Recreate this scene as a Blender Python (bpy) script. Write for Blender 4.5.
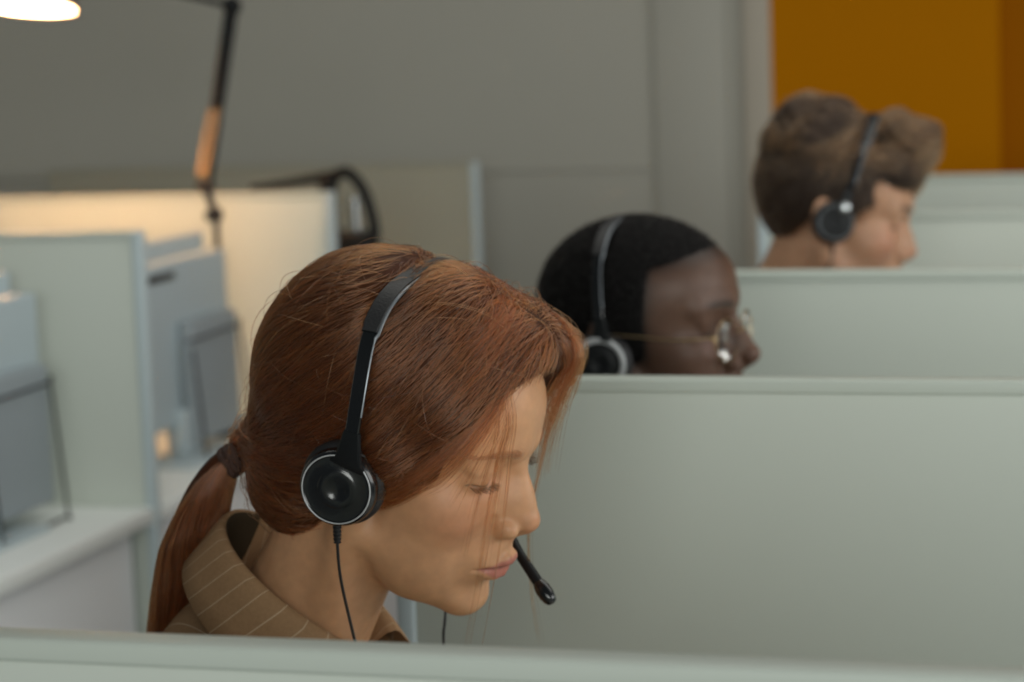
import bpy, bmesh, math
import numpy as np
from mathutils import Matrix, Vector

# ------------------------------------------------------------------ clear, camera, world, lights, exposure
for o in list(bpy.data.objects):
    bpy.data.objects.remove(o)
sc = bpy.context.scene
COL = sc.collection
RNG = np.random.default_rng(7)
CAM_YAW, CAM_PITCH, CAM_ROLL, CAM_Z = -.2886, .1265, -.036, 1.534


def camera_axes():
    y, p, r = CAM_YAW, CAM_PITCH, CAM_ROLL
    f = np.array([math.sin(y) * math.cos(p), math.cos(y) * math.cos(p), -math.sin(p)])
    rt = np.array([math.cos(y), -math.sin(y), 0])
    u = np.cross(rt, f)
    c, s = math.cos(r), math.sin(r)
    return c * rt + s * u, -s * rt + c * u, f


CR, CU, CF = camera_axes()
cam = bpy.data.cameras.new('camera')
cam.sensor_width = 36
cam.lens = 36 * 2400 / 1024
cam.clip_start = .02
cam.dof.use_dof = True
cam.dof.focus_distance = 1.60
cam.dof.aperture_fstop = 6.3
cam.dof.aperture_blades = 9
camo = bpy.data.objects.new('camera', cam)
COL.objects.link(camo)
camo.matrix_world = Matrix(((CR[0], CU[0], -CF[0], 0), (CR[1], CU[1], -CF[1], 0), (CR[2], CU[2], -CF[2], CAM_Z), (0, 0, 0, 1)))
sc.camera = camo

world = bpy.data.worlds.new('world')
world.use_nodes = True
sc.world = world
bg = world.node_tree.nodes['Background']
bg.inputs[0].default_value = (.90, .97, 1.0, 1)
bg.inputs[1].default_value = .075


def area_light(name, loc, target, sx, sy, power, col):
    l = bpy.data.lights.new(name, 'AREA')
    l.shape = 'RECTANGLE'
    l.size, l.size_y, l.energy, l.color = sx, sy, power, col
    o = bpy.data.objects.new(name, l)
    COL.objects.link(o)
    o.location = loc
    o.rotation_euler = (Vector(target) - Vector(loc)).to_track_quat('-Z', 'Y').to_euler()
    return o


# a tall window behind the camera and to the right, a second one along the right side, ceiling light above
area_light('window_light', (.9, -3.0, 2.0), (-.9, 2.6, 1.0), 3.4, 1.7, 128, (.97, 1.0, .95))
area_light('side_window_light', (3.3, 1.7, 2.0), (-1.2, 2.6, 1.0), 4.2, 1.8, 88, (.98, 1.0, .97))
area_light('ceiling_light', (-.1, 3.0, 3.1), (-.6, 3.0, 0), 2.0, 4.0, 37, (1.0, .98, .90))
sc.view_settings.view_transform = 'Standard'
sc.view_settings.look = 'None'
sc.view_settings.exposure = 0
sc.view_settings.gamma = 1
sc.view_settings.use_curve_mapping = False
sc.cycles.use_denoising = True
sc.cycles.max_bounces = 8


# ------------------------------------------------------------------ materials
def srgb(r, g, b):
    return tuple((c / 255 / 12.92 if c / 255 <= .04045 else ((c / 255 + .055) / 1.055) ** 2.4) for c in (r, g, b)) + (1,)


def mat(name, col, rough=.5, metal=0, noise=0, nscale=30, bump=0, bscale=200, spec=.5, coat=0, sss=0):
    m = bpy.data.materials.new(name)
    m.use_nodes = True
    nt = m.node_tree
    b = nt.nodes['Principled BSDF']
    b.inputs['Base Color'].default_value = col
    b.inputs['Roughness'].default_value = rough
    b.inputs['Metallic'].default_value = metal
    b.inputs['Specular IOR Level'].default_value = spec
    b.inputs['Coat Weight'].default_value = coat
    if sss:
        b.inputs['Subsurface Weight'].default_value = sss
        b.inputs['Subsurface Radius'].default_value = (1, .35, .2)
        b.inputs['Subsurface Scale'].default_value = .006
    tc = nt.nodes.new('ShaderNodeTexCoord')
    if noise:
        n = nt.nodes.new('ShaderNodeTexNoise')
        n.inputs['Scale'].default_value = nscale
        n.inputs['Detail'].default_value = 4
        nt.links.new(tc.outputs['Object'], n.inputs['Vector'])
        mx = nt.nodes.new('ShaderNodeMix')
        mx.data_type = 'RGBA'
        mx.inputs['A'].default_value = tuple(c * (1 - noise) for c in col[:3]) + (1,)
        mx.inputs['B'].default_value = tuple(min(1, c * (1 + noise)) for c in col[:3]) + (1,)
        nt.links.new(n.outputs['Fac'], mx.inputs['Factor'])
        nt.links.new(mx.outputs['Result'], b.inputs['Base Color'])
    if bump:
        n2 = nt.nodes.new('ShaderNodeTexNoise')
        n2.inputs['Scale'].default_value = bscale
        n2.inputs['Detail'].default_value = 3
        nt.links.new(tc.outputs['Object'], n2.inputs['Vector'])
        bp = nt.nodes.new('ShaderNodeBump')
        bp.inputs['Strength'].default_value = bump
        bp.inputs['Distance'].default_value = .001
        nt.links.new(n2.outputs['Fac'], bp.inputs['Height'])
        nt.links.new(bp.outputs['Normal'], b.inputs['Normal'])
    return m


def emit_mat(name, col, strength):
    m = bpy.data.materials.new(name)
    m.use_nodes = True
    b = m.node_tree.nodes['Principled BSDF']
    b.inputs['Base Color'].default_value = col
    b.inputs['Emission Color'].default_value = col
    b.inputs['Emission Strength'].default_value = strength
    return m


def glass_mat(name, tint=(1, 1, 1, 1)):
    m = bpy.data.materials.new(name)
    m.use_nodes = True
    b = m.node_tree.nodes['Principled BSDF']
    b.inputs['Base Color'].default_value = tint
    b.inputs['Transmission Weight'].default_value = 1
    b.inputs['Roughness'].default_value = .02
    b.inputs['IOR'].default_value = 1.15
    return m


def skin_mat(name, rough=.5, mottling=.10, spec=.4, speckle=0):
    """Skin whose pigment comes from the mesh's own pigment attribute, with a fine mottling."""
    m = bpy.data.materials.new(name)
    m.use_nodes = True
    nt = m.node_tree
    b = nt.nodes['Principled BSDF']
    at = nt.nodes.new('ShaderNodeAttribute')
    at.attribute_name = 'pigment'
    tc = nt.nodes.new('ShaderNodeTexCoord')
    n = nt.nodes.new('ShaderNodeTexNoise')
    n.inputs['Scale'].default_value = 90
    n.inputs['Detail'].default_value = 5
    nt.links.new(tc.outputs['Object'], n.inputs['Vector'])
    mr = nt.nodes.new('ShaderNodeMapRange')
    mr.inputs['From Min'].default_value = .3
    mr.inputs['From Max'].default_value = .7
    mr.inputs['To Min'].default_value = 1 - mottling
    mr.inputs['To Max'].default_value = 1 + mottling
    nt.links.new(n.outputs['Fac'], mr.inputs['Value'])
    mx = nt.nodes.new('ShaderNodeVectorMath')
    mx.operation = 'SCALE'
    nt.links.new(at.outputs['Color'], mx.inputs[0])
    nt.links.new(mr.outputs['Result'], mx.inputs['Scale'])
    nt.links.new(mx.outputs['Vector'], b.inputs['Base Color'])
    b.inputs['Roughness'].default_value = rough
    b.inputs['Specular IOR Level'].default_value = spec
    b.inputs['Subsurface Weight'].default_value = .25
    b.inputs['Subsurface Radius'].default_value = (1, .4, .25)
    b.inputs['Subsurface Scale'].default_value = .004
    n2 = nt.nodes.new('ShaderNodeTexNoise')
    n2.inputs['Scale'].default_value = 700
    nt.links.new(tc.outputs['Object'], n2.inputs['Vector'])
    bp = nt.nodes.new('ShaderNodeBump')
    bp.inputs['Strength'].default_value = .12
    bp.inputs['Distance'].default_value = .0006
    nt.links.new(n2.outputs['Fac'], bp.inputs['Height'])
    nt.links.new(bp.outputs['Normal'], b.inputs['Normal'])
    return m


def hair_mat(name, col, rough=.3, var=.35):
    """Strand shader: natural colour with random variation between strands."""
    m = bpy.data.materials.new(name)
    m.use_nodes = True
    nt = m.node_tree
    for n in list(nt.nodes):
        if n.type != 'OUTPUT_MATERIAL':
            nt.nodes.remove(n)
    out = [n for n in nt.nodes if n.type == 'OUTPUT_MATERIAL'][0]
    h = nt.nodes.new('ShaderNodeBsdfHairPrincipled')
    h.parametrization = 'COLOR'
    h.inputs['Roughness'].default_value = rough
    h.inputs['Radial Roughness'].default_value = .45
    h.inputs['Random Roughness'].default_value = .3
    info = nt.nodes.new('ShaderNodeHairInfo')
    mr = nt.nodes.new('ShaderNodeMapRange')
    mr.inputs['To Min'].default_value = 1 - var
    mr.inputs['To Max'].default_value = 1 + var
    nt.links.new(info.outputs['Random'], mr.inputs['Value'])
    sc_ = nt.nodes.new('ShaderNodeVectorMath')
    sc_.operation = 'SCALE'
    sc_.inputs[0].default_value = col[:3]
    nt.links.new(mr.outputs['Result'], sc_.inputs['Scale'])
    nt.links.new(sc_.outputs['Vector'], h.inputs['Color'])
    nt.links.new(h.outputs[0], out.inputs['Surface'])
    return m


def stripe_mat(name, col, line, period, width, rough=.85):
    """Woven cloth with pale pinstripes running along lines of the mesh attribute 'stripe' (metres)."""
    m = mat(name, col, rough, noise=.16, nscale=350, bump=.35, bscale=900, spec=.2)
    nt = m.node_tree
    b = nt.nodes['Principled BSDF']
    src = b.inputs['Base Color'].links[0].from_socket
    at = nt.nodes.new('ShaderNodeAttribute')
    at.attribute_name = 'stripe'
    d = nt.nodes.new('ShaderNodeMath')
    d.operation = 'DIVIDE'
    d.inputs[1].default_value = period
    nt.links.new(at.outputs['Fac'], d.inputs[0])
    fr = nt.nodes.new('ShaderNodeMath')
    fr.operation = 'FRACT'
    nt.links.new(d.outputs[0], fr.inputs[0])
    lt = nt.nodes.new('ShaderNodeMath')
    lt.operation = 'LESS_THAN'
    lt.inputs[1].default_value = width / period
    nt.links.new(fr.outputs[0], lt.inputs[0])
    sc2 = nt.nodes.new('ShaderNodeMath')
    sc2.operation = 'MULTIPLY'
    sc2.inputs[1].default_value = .42
    nt.links.new(lt.outputs[0], sc2.inputs[0])
    mx = nt.nodes.new('ShaderNodeMix')
    mx.data_type = 'RGBA'
    mx.inputs['B'].default_value = line
    nt.links.new(src, mx.inputs['A'])
    nt.links.new(sc2.outputs[0], mx.inputs['Factor'])
    nt.links.new(mx.outputs['Result'], b.inputs['Base Color'])
    return m


M = {}
M['wall'] = mat('grey wall paint', srgb(172, 170, 160), .75, noise=.02, nscale=3, bump=.05)
M['wall_trim'] = mat('grey wall trim paint', srgb(178, 170, 156), .7)
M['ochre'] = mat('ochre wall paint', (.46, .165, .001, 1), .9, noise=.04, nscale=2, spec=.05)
M['ochre_shaded'] = mat('shaded ochre wall paint', (.33, .105, .001, 1), .9, noise=.04, nscale=2, spec=.05)  # ochre for the face turning away, its shade mixed into the colour
M['floor'] = mat('grey carpet tile', srgb(120, 122, 122), .95, noise=.2, nscale=120, bump=.3)
M['divider'] = mat('pale grey laminate', srgb(196, 203, 194), .45, noise=.015, nscale=4, spec=.4)
M['divider_rail'] = mat('pale grey divider edge', srgb(188, 196, 187), .42, spec=.5)
M['divider_shaded'] = mat('shaded grey laminate', srgb(160, 156, 140), .6, noise=.015, nscale=4, spec=.2)  # darker copy of the divider laminate; the far bay's shade is in its colour
M['post'] = mat('pale blue grey aluminium', srgb(186, 200, 204), .4, spec=.5)
M['desk'] = mat('white laminate', srgb(236, 240, 238), .45, noise=.015, nscale=4)
M['white'] = mat('white panel', srgb(240, 243, 246), .5)
M['mon'] = mat('light grey plastic', srgb(180, 194, 200), .42, noise=.02, nscale=20)
M['mon2'] = mat('mid grey plastic', srgb(150, 160, 166), .45)
M['screen'] = mat('dark screen', (.01, .012, .014, 1), .12)
M['black'] = mat('black plastic', (.006, .007, .008, 1), .45, bump=.05, bscale=900, spec=.22)
M['gloss'] = mat('glossy black plastic', (.004, .005, .006, 1), .22, coat=.3)
M['leather'] = mat('black leatherette', (.008, .008, .009, 1), .55, bump=.35, bscale=500)
M['chrome'] = mat('chrome', (.62, .65, .67, 1), .22, metal=1)
M['ring'] = mat('brushed silver ring', (.42, .43, .44, 1), .4, metal=.3)
M['bandgrey'] = mat('grey metal edge', (.20, .22, .24, 1), .35, metal=.6)
M['steel'] = mat('dark steel', (.03, .03, .032, 1), .4, metal=.7)
M['spring'] = mat('brass coloured spring steel', (.36, .26, .16, 1), .4, metal=1)
M['gold'] = mat('gold wire', (.5, .36, .2, 1), .35, metal=1)
M['lens'] = glass_mat('clear lens')
M['lampshade'] = mat('black lampshade enamel', (.012, .011, .01, 1), .35)
M['lampin'] = mat('white lampshade lining', (.9, .87, .8, 1), .6)
M['bulb'] = emit_mat('lit bulb', (1, .82, .58, 1), 60)
M['cable'] = mat('black cable rubber', (.006, .006, .007, 1), .5)
M['chair'] = mat('black chair mesh', (.012, .012, .013, 1), .6)
M['trousers'] = mat('dark trousers cloth', (.02, .022, .03, 1), .9)
M['shoe'] = mat('dark shoe leather', (.015, .012, .01, 1), .5)


# ------------------------------------------------------------------ object helpers
def link(name, me, m=None, parent=None, loc=None):
    o = bpy.data.objects.new(name, me)
    COL.objects.link(o)
    if m is not None:
        me.materials.append(m)
    if parent is not None:
        o.parent = parent
    if loc is not None:
        o.location = loc
    return o


def tag(o, label=None, cat=None, group=None, kind=None):
    for k, v in (('label', label), ('category', cat), ('group', group), ('kind', kind)):
        if v:
            o[k] = v
    return o


def empty(name, loc, label, cat, group=None, mw=None):
    o = bpy.data.objects.new(name, None)
    COL.objects.link(o)
    o.empty_display_size = .05
    if mw is not None:
        o.matrix_world = mw
    else:
        o.location = loc
    return tag(o, label, cat, group)


def mesh_np(name, V, Fq, smooth=True):
    me = bpy.data.meshes.new(name)
    V = np.ascontiguousarray(V, np.float32)
    Fq = np.ascontiguousarray(Fq, np.int32)
    n, k = Fq.shape
    me.vertices.add(len(V))
    me.vertices.foreach_set('co', V.ravel())
    me.loops.add(n * k)
    me.loops.foreach_set('vertex_index', Fq.ravel())
    me.polygons.add(n)
    me.polygons.foreach_set('loop_start', np.arange(0, n * k, k, dtype=np.int32))
    me.polygons.foreach_set('use_smooth', np.full(n, smooth))
    me.update()
    me.validate()
    return me


class MB:
    """Collects shapes into ONE mesh."""
    def __init__(s):
        s.bm = bmesh.new()

    def box(s, lo, hi, bevel=0, seg=2, mtx=None):
        lo, hi = Vector(lo), Vector(hi)
        r = bmesh.ops.create_cube(s.bm, size=1)
        vs = r['verts']
        for v in vs:
            v.co = Vector([(lo[i] + hi[i]) / 2 + v.co[i] * (hi[i] - lo[i]) for i in range(3)])
        if bevel:
            es = list({e for v in vs for e in v.link_edges})
            rb = bmesh.ops.bevel(s.bm, geom=es, offset=bevel, segments=seg, profile=.5, affect='EDGES')
            vs = list({v for f in rb['faces'] for v in f.verts} | {v for v in vs if v.is_valid})
        if mtx is not None:
            for v in vs:
                v.co = mtx @ v.co
        return s

    def tube(s, pts, rad, n=12, caps=True, flat=None):
        """Swept tube; rad a number or one per point; flat = (direction, width factor) for strips."""
        pts = [Vector(p) for p in pts]
        if not hasattr(rad, '__len__'):
            rad = [rad] * len(pts)
        rad = [float(q) for q in rad]
        rings = []
        up = None
        for i, p in enumerate(pts):
            t = (pts[min(i + 1, len(pts) - 1)] - pts[max(i - 1, 0)]).normalized()
            if up is None:
                up = t.orthogonal().normalized()
            up = (up - t * up.dot(t))
            up = up.normalized() if up.length > 1e-6 else t.orthogonal().normalized()
            b = t.cross(up)
            rings.append([s.bm.verts.new(p + rad[i] * (math.cos(a) * up + math.sin(a) * b)) for a in [2 * math.pi * k / n for k in range(n)]])
        for a, b in zip(rings, rings[1:]):
            for k in range(n):
                s.bm.faces.new((a[k], a[(k + 1) % n], b[(k + 1) % n], b[k]))
        if caps:
            s.bm.faces.new(list(reversed(rings[0])))
            s.bm.faces.new(rings[-1])
        return s

    def strip(s, pts, wdir, w, t):
        """Flat band with rounded corners: width w along wdir (one per point or one), thickness t."""
        pts = [Vector(p) for p in pts]
        if not hasattr(w, '__len__'):
            w = [w] * len(pts)
        if not hasattr(t, '__len__'):
            t = [t] * len(pts)
        prof = [(-.5, -.25), (-.42, -.5), (.42, -.5), (.5, -.25), (.5, .25), (.42, .5), (-.42, .5), (-.5, .25)]
        rings = []
        for i, p in enumerate(pts):
            tg = (pts[min(i + 1, len(pts) - 1)] - pts[max(i - 1, 0)]).normalized()
            wd = Vector(wdir)
            wd = (wd - tg * wd.dot(tg)).normalized()
            nn = tg.cross(wd)
            rings.append([s.bm.verts.new(p + wd * a * w[i] + nn * b * t[i]) for a, b in prof])
        n = len(prof)
        for a, b in zip(rings, rings[1:]):
            for k in range(n):
                s.bm.faces.new((a[k], a[(k + 1) % n], b[(k + 1) % n], b[k]))
        s.bm.faces.new(list(reversed(rings[0])))
        s.bm.faces.new(rings[-1])
        return s

    def lathe(s, prof, mtx, n=48, closed=False):
        """Revolve (r, h) profile about local z, placed by mtx."""
        rings = []
        for r, h in prof:
            if r < 1e-6:
                rings.append([s.bm.verts.new(mtx @ Vector((0, 0, h)))])
            else:
                rings.append([s.bm.verts.new(mtx @ Vector((r * math.cos(2 * math.pi * k / n), r * math.sin(2 * math.pi * k / n), h))) for k in range(n)])
        seq = list(zip(rings, rings[1:]))
        if closed:
            seq.append((rings[-1], rings[0]))
        for a, b in seq:
            for k in range(n):
                if len(a) == 1 and len(b) == 1:
                    continue
                if len(a) == 1:
                    s.bm.faces.new((a[0], b[k], b[(k + 1) % n]))
                elif len(b) == 1:
                    s.bm.faces.new((a[k], a[(k + 1) % n], b[0]))
                else:
                    s.bm.faces.new((a[k], a[(k + 1) % n], b[(k + 1) % n], b[k]))
        return s

    def ball(s, c, r, seg=16, scale=(1, 1, 1)):
        bmesh.ops.create_uvsphere(s.bm, u_segments=seg, v_segments=seg // 2, radius=1,
                                  matrix=Matrix.Translation(c) @ Matrix.Diagonal((r * scale[0], r * scale[1], r * scale[2], 1)))
        return s

    def build(s, name, m, parent=None, smooth=True, loc=None, angle=40):
        bmesh.ops.recalc_face_normals(s.bm, faces=s.bm.faces)
        me = bpy.data.meshes.new(name)
        s.bm.to_mesh(me)
        s.bm.free()
        if smooth:
            me.polygons.foreach_set('use_smooth', np.ones(len(me.polygons), bool))
            me.set_sharp_from_angle(angle=math.radians(angle))
        return link(name, me, m, parent, loc)


def bez(pts, n=24):
    """Catmull-Rom through pts."""
    P = [Vector(p) for p in pts]
    P = [P[0] * 2 - P[1]] + P + [P[-1] * 2 - P[-2]]
    out = []
    for i in range(1, len(P) - 2):
        for k in range(n):
            t = k / n
            a, b, c, d = P[i - 1:i + 3]
            out.append(.5 * ((2 * b) + (c - a) * t + (2 * a - 5 * b + 4 * c - d) * t * t + (3 * b - a - 3 * c + d) * t ** 3))
    out.append(P[-2])
    return out


def curves_obj(name, strands, radius, m, parent=None):
    """Hair strands: list of (n,3) arrays, radius tapering to the ends."""
    hc = bpy.data.hair_curves.new(name)
    sizes = [len(s) for s in strands]
    hc.add_curves(sizes)
    pos = np.concatenate(strands).astype(np.float32)
    hc.attributes['position'].data.foreach_set('vector', pos.ravel())
    ra = hc.attributes.get('radius') or hc.attributes.new('radius', 'FLOAT', 'POINT')
    rr = []
    for i, n in enumerate(sizes):
        t = np.linspace(0, 1, n)
        r0 = radius if np.isscalar(radius) else radius[i]
        rr.append(r0 * np.clip(np.minimum(.55 + 4 * t, 1) * (1 - .75 * np.clip((t - .55) / .45, 0, 1)), .2, 1))
    ra.data.foreach_set('value', np.concatenate(rr).astype(np.float32))
    hc.materials.append(m)
    o = bpy.data.objects.new(name, hc)
    COL.objects.link(o)
    if parent is not None:
        o.parent = parent
    return o


# ------------------------------------------------------------------ implicit-surface helpers (bodies, hair volumes, clothes)
def smin(a, b, k):
    h = np.clip(.5 + .5 * (b - a) / k, 0, 1)
    return b + (a - b) * h - k * h * (1 - h)


def smax(a, b, k):
    return -smin(-a, -b, k)


def ell(P, c, r):
    q = P - np.asarray(c, np.float32)
    r = np.asarray(r, np.float32)
    k0 = np.sqrt(((q / r) ** 2).sum(-1))
    k1 = np.sqrt(((q / r ** 2) ** 2).sum(-1))
    return k0 * (k0 - 1) / np.maximum(k1, 1e-6)


def cap(P, a, b, ra, rb=None):
    rb = ra if rb is None else rb
    a, b = np.asarray(a, np.float32), np.asarray(b, np.float32)
    ab = b - a
    pa = P - a
    h = np.clip(pa @ ab / (ab @ ab), 0, 1)
    return np.sqrt(((pa - h[..., None] * ab) ** 2).sum(-1)) - (ra + (rb - ra) * h)


def axis_grid(lo, hi, flo, fhi, fine, coarse):
    a = list(np.arange(flo, fhi + fine, fine))
    st, x = fine, a[-1]
    while x < hi:
        st = min(st * 1.25, coarse)
        x += st
        a.append(x)
    st, x, pre = fine, a[0], []
    while x > lo:
        st = min(st * 1.25, coarse)
        x -= st
        pre.append(x)
    return np.array(pre[::-1] + a, np.float32)


def surf_nets(fn, X, Y, Z, B=8, margin=6):
    n = (len(X), len(Y), len(Z))
    f = np.full(n, 1e3, np.float32)
    bi = [np.arange(0, k - 1, B) for k in n]

    def mid(A, i):
        e = np.minimum(i + B, len(A) - 1)
        return (A[i] + A[e]) / 2, (A[e] - A[i]) / 2
    (mx, hx), (my, hy), (mz, hz) = mid(X, bi[0]), mid(Y, bi[1]), mid(Z, bi[2])
    C = np.stack(np.meshgrid(mx, my, mz, indexing='ij'), -1).reshape(-1, 3)
    H = np.sqrt(hx[:, None, None] ** 2 + hy[None, :, None] ** 2 + hz[None, None, :] ** 2).ravel()
    d = fn(C)
    near = np.abs(d) < H * 1.7 + margin
    ids = np.stack(np.meshgrid(*bi, indexing='ij'), -1).reshape(-1, 3)
    for k in np.nonzero(~near)[0]:
        if d[k] < 0:
            i, j, l = ids[k]
            f[i:i + B + 1, j:j + B + 1, l:l + B + 1] = -1e3
    ks = np.nonzero(near)[0]
    o = np.arange(B + 1)
    oi = np.stack(np.meshgrid(o, o, o, indexing='ij'), -1).reshape(-1, 3)
    for c0 in range(0, len(ks), 400):
        g = ids[ks[c0:c0 + 400]][:, None, :] + oi[None]
        g = np.minimum(g, np.array(n) - 1).reshape(-1, 3)
        P = np.stack([X[g[:, 0]], Y[g[:, 1]], Z[g[:, 2]]], -1)
        f[g[:, 0], g[:, 1], g[:, 2]] = fn(P)
    f[np.abs(f) < 1e-6] = 1e-6
    s = f < 0
    cnt = np.zeros(tuple(k - 1 for k in n), np.int8)
    for a in (0, 1):
        for b in (0, 1):
            for c in (0, 1):
                cnt += s[a:n[0] - 1 + a, b:n[1] - 1 + b, c:n[2] - 1 + c]
    act = np.argwhere((cnt > 0) & (cnt < 8))
    idx = np.full(cnt.shape, -1, np.int64)
    idx[act[:, 0], act[:, 1], act[:, 2]] = np.arange(len(act))
    acc = np.zeros((len(act), 3), np.float64)
    num = np.zeros(len(act))
    cor = [(a, b, c) for a in (0, 1) for b in (0, 1) for c in (0, 1)]
    for p in cor:
        for ax in range(3):
            if p[ax] == 0:
                q = list(p)
                q[ax] = 1
                ia, ib = act + np.array(p), act + np.array(q)
                fa, fb = f[ia[:, 0], ia[:, 1], ia[:, 2]], f[ib[:, 0], ib[:, 1], ib[:, 2]]
                mk = (fa < 0) != (fb < 0)
                t = np.where(mk, fa / np.where(mk, fa - fb, 1), 0)[:, None]
                pa = np.stack([X[ia[:, 0]], Y[ia[:, 1]], Z[ia[:, 2]]], -1)
                pb = np.stack([X[ib[:, 0]], Y[ib[:, 1]], Z[ib[:, 2]]], -1)
                acc += np.where(mk[:, None], pa + t * (pb - pa), 0)
                num += mk
    V = acc / num[:, None]
    F = []
    for ax in range(3):
        u, v = (ax + 1) % 3, (ax + 2) % 3
        sl0, sl1 = [slice(None)] * 3, [slice(None)] * 3
        sl0[ax], sl1[ax] = slice(0, n[ax] - 1), slice(1, n[ax])
        ch = np.argwhere(s[tuple(sl0)] != s[tuple(sl1)])
        ch = ch[(ch[:, u] > 0) & (ch[:, v] > 0) & (ch[:, u] < n[u] - 1) & (ch[:, v] < n[v] - 1)]
        eu, ev = np.eye(3, dtype=int)[u], np.eye(3, dtype=int)[v]
        q = [ch - eu - ev, ch - ev, ch, ch - eu]
        q = np.stack([idx[a[:, 0], a[:, 1], a[:, 2]] for a in q], -1)
        ins = s[ch[:, 0], ch[:, 1], ch[:, 2]]
        q[~ins] = q[~ins][:, ::-1]
        F.append(q)
    F = np.concatenate(F)
    F = F[(F >= 0).all(1)]
    return V, F


def grad(fn, P, e=.6):
    g = np.stack([fn(P + np.float32([e, 0, 0])) - fn(P - np.float32([e, 0, 0])),
                  fn(P + np.float32([0, e, 0])) - fn(P - np.float32([0, e, 0])),
                  fn(P + np.float32([0, 0, e])) - fn(P - np.float32([0, 0, e]))], -1)
    return g / np.maximum(np.linalg.norm(g, axis=-1, keepdims=True), 1e-9)


def vnoise(P, sc_, seed=0):
    """Smooth pseudo-noise from a few sines, -1..1."""
    r = np.random.default_rng(seed)
    out = 0
    for k in range(5):
        w = r.normal(size=3) * sc_
        out = out + np.sin(P @ w.astype(np.float32) + r.uniform(0, 6.28))
    return out / 3.0


def rot(yaw, pitch, roll):
    c, s = math.cos(yaw), math.sin(yaw)
    Rz = np.array([[c, -s, 0], [s, c, 0], [0, 0, 1]])
    c, s = math.cos(pitch), math.sin(pitch)
    Ry = np.array([[c, 0, s], [0, 1, 0], [-s, 0, c]])
    c, s = math.cos(roll), math.sin(roll)
    Rx = np.array([[1, 0, 0], [0, c, -s], [0, s, c]])
    return Rz @ Ry @ Rx


class Pose:
    def __init__(s, q):
        s.R, s.t, s.s = rot(*q[:3]), np.array(q[3:6]), q[6]
        s.mw = Matrix([list(s.R[i]) + [s.t[i]] for i in range(3)] + [[0, 0, 0, 1]])

    def to_world(s, P):          # head mm -> world m
        return np.asarray(P, float) * s.s / 1000 @ s.R.T + s.t

    def to_local(s, P):          # world m -> head mm
        return (np.asarray(P, float) - s.t) @ s.R / s.s * 1000


#%%SETTING%%
#%%FURNITURE%%
#%%PEOPLE%%
# ------------------------------------------------------------------ the setting
def struct(name, lo, hi, m, bevel=0):
    o = MB().box(lo, hi, bevel).build(name, m)
    return tag(o, kind='structure')


tag(struct('floor', (-4.6, -1.5, -.1), (2.6, 6.6, 0), M['floor']), 'grey carpeted office floor', 'floor')
tag(struct('wall_back', (-4.6, 6.2, 0), (-1.11, 6.35, 3.0), M['wall']), 'plain grey painted wall behind the desks', 'wall')
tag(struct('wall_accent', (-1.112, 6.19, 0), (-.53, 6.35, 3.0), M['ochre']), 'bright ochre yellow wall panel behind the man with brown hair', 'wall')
tag(struct('wall_end', (-.53, 6.24, 0), (2.6, 6.35, 3.0), M['ochre_shaded']), 'ochre wall strip with painted-in shade at the edge of the yellow wall', 'wall')
tag(struct('trim_1', (-1.425, 6.188, 0), (-1.225, 6.2, 3.0), M['wall'], .012), 'pale vertical wall trim beside the yellow wall', 'trim')
tag(struct('trim_2', (-1.185, 6.178, 0), (-1.111, 6.2, 3.0), M['wall_trim'], .006), 'narrow beige trim against the yellow wall', 'trim')
tag(struct('trim_3', (-3.4, 6.19, 1.172), (-1.43, 6.2, 1.186), M['wall'], .003), 'thin dado line on the grey wall', 'trim')
tag(struct('wall_left', (-4.6, -1.5, 0), (-4.5, 6.2, 3.0), M['wall']), 'plain grey painted wall beyond the empty desks', 'wall')
# ------------------------------------------------------------------ dividers between the desks
TOP, DESK = 1.22, .731


def divider(x0, x1, y, label, group, post='left', z1=TOP, pm='divider', rm='divider_rail'):
    """Laminate divider screen whose far face stands at y: panel, top rail, end post."""
    r = empty('desk_divider', (post == 'left' and x0 or x1, y - .0125, 0), label, 'divider', group)
    r['kind'] = 'thing'
    ox, oy = r.location.x, r.location.y
    px = .018

    def B(lo, hi, bev, name, m):
        MB().box((lo[0] - ox, lo[1] - oy, lo[2]), (hi[0] - ox, hi[1] - oy, hi[2]), bev, 3).build(name, m, r)
    a0, a1 = (x0 + px, x1) if post == 'left' else (x0, x1 - px)
    B((a0, y - .022, .0), (a1, y - .003, z1 - .0135), .001, 'panel', M[pm])
    B((a0, y - .025, z1 - .0135), (a1, y, z1), .003, 'top_rail', M[rm])
    if post == 'left':
        B((x0, y - .025, 0), (x0 + px, y, z1), .003, 'end_post', M['post'])
    else:
        B((x1 - px, y - .025, 0), (x1, y, z1), .003, 'end_post', M['post'])
    return r


RG = 'pale grey dividers along the row of three people'
divider(-.75, .75, 1.1645, 'pale grey divider in front of the red haired woman, cropped by the bottom edge', RG)
divider(-.75, .75, 2.1326, 'pale grey divider right behind the red haired woman', RG)
divider(-.75, .75, 3.0839, 'pale grey divider just behind the man in glasses', RG)
divider(-.75, .75, 4.034, 'pale grey divider just behind the man with brown hair', RG)
divider(-.75, .75, 4.9864, 'furthest pale divider of the row, just in front of the yellow wall', RG)
LG = 'dividers along the row of empty desks'
divider(-3.0, -1.80, 3.8386, 'grey desk divider standing on the near side of the lamp', LG, 'right')
divider(-3.0, -1.80, 4.7873, 'desk divider lit warm by the desk lamp', LG, 'right')
divider(-3.0, -1.80, 5.8296, 'dim grey divider close to the back wall, beyond the folded black lamp', LG, 'right', TOP, 'divider_shaded', 'divider_shaded')


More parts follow.
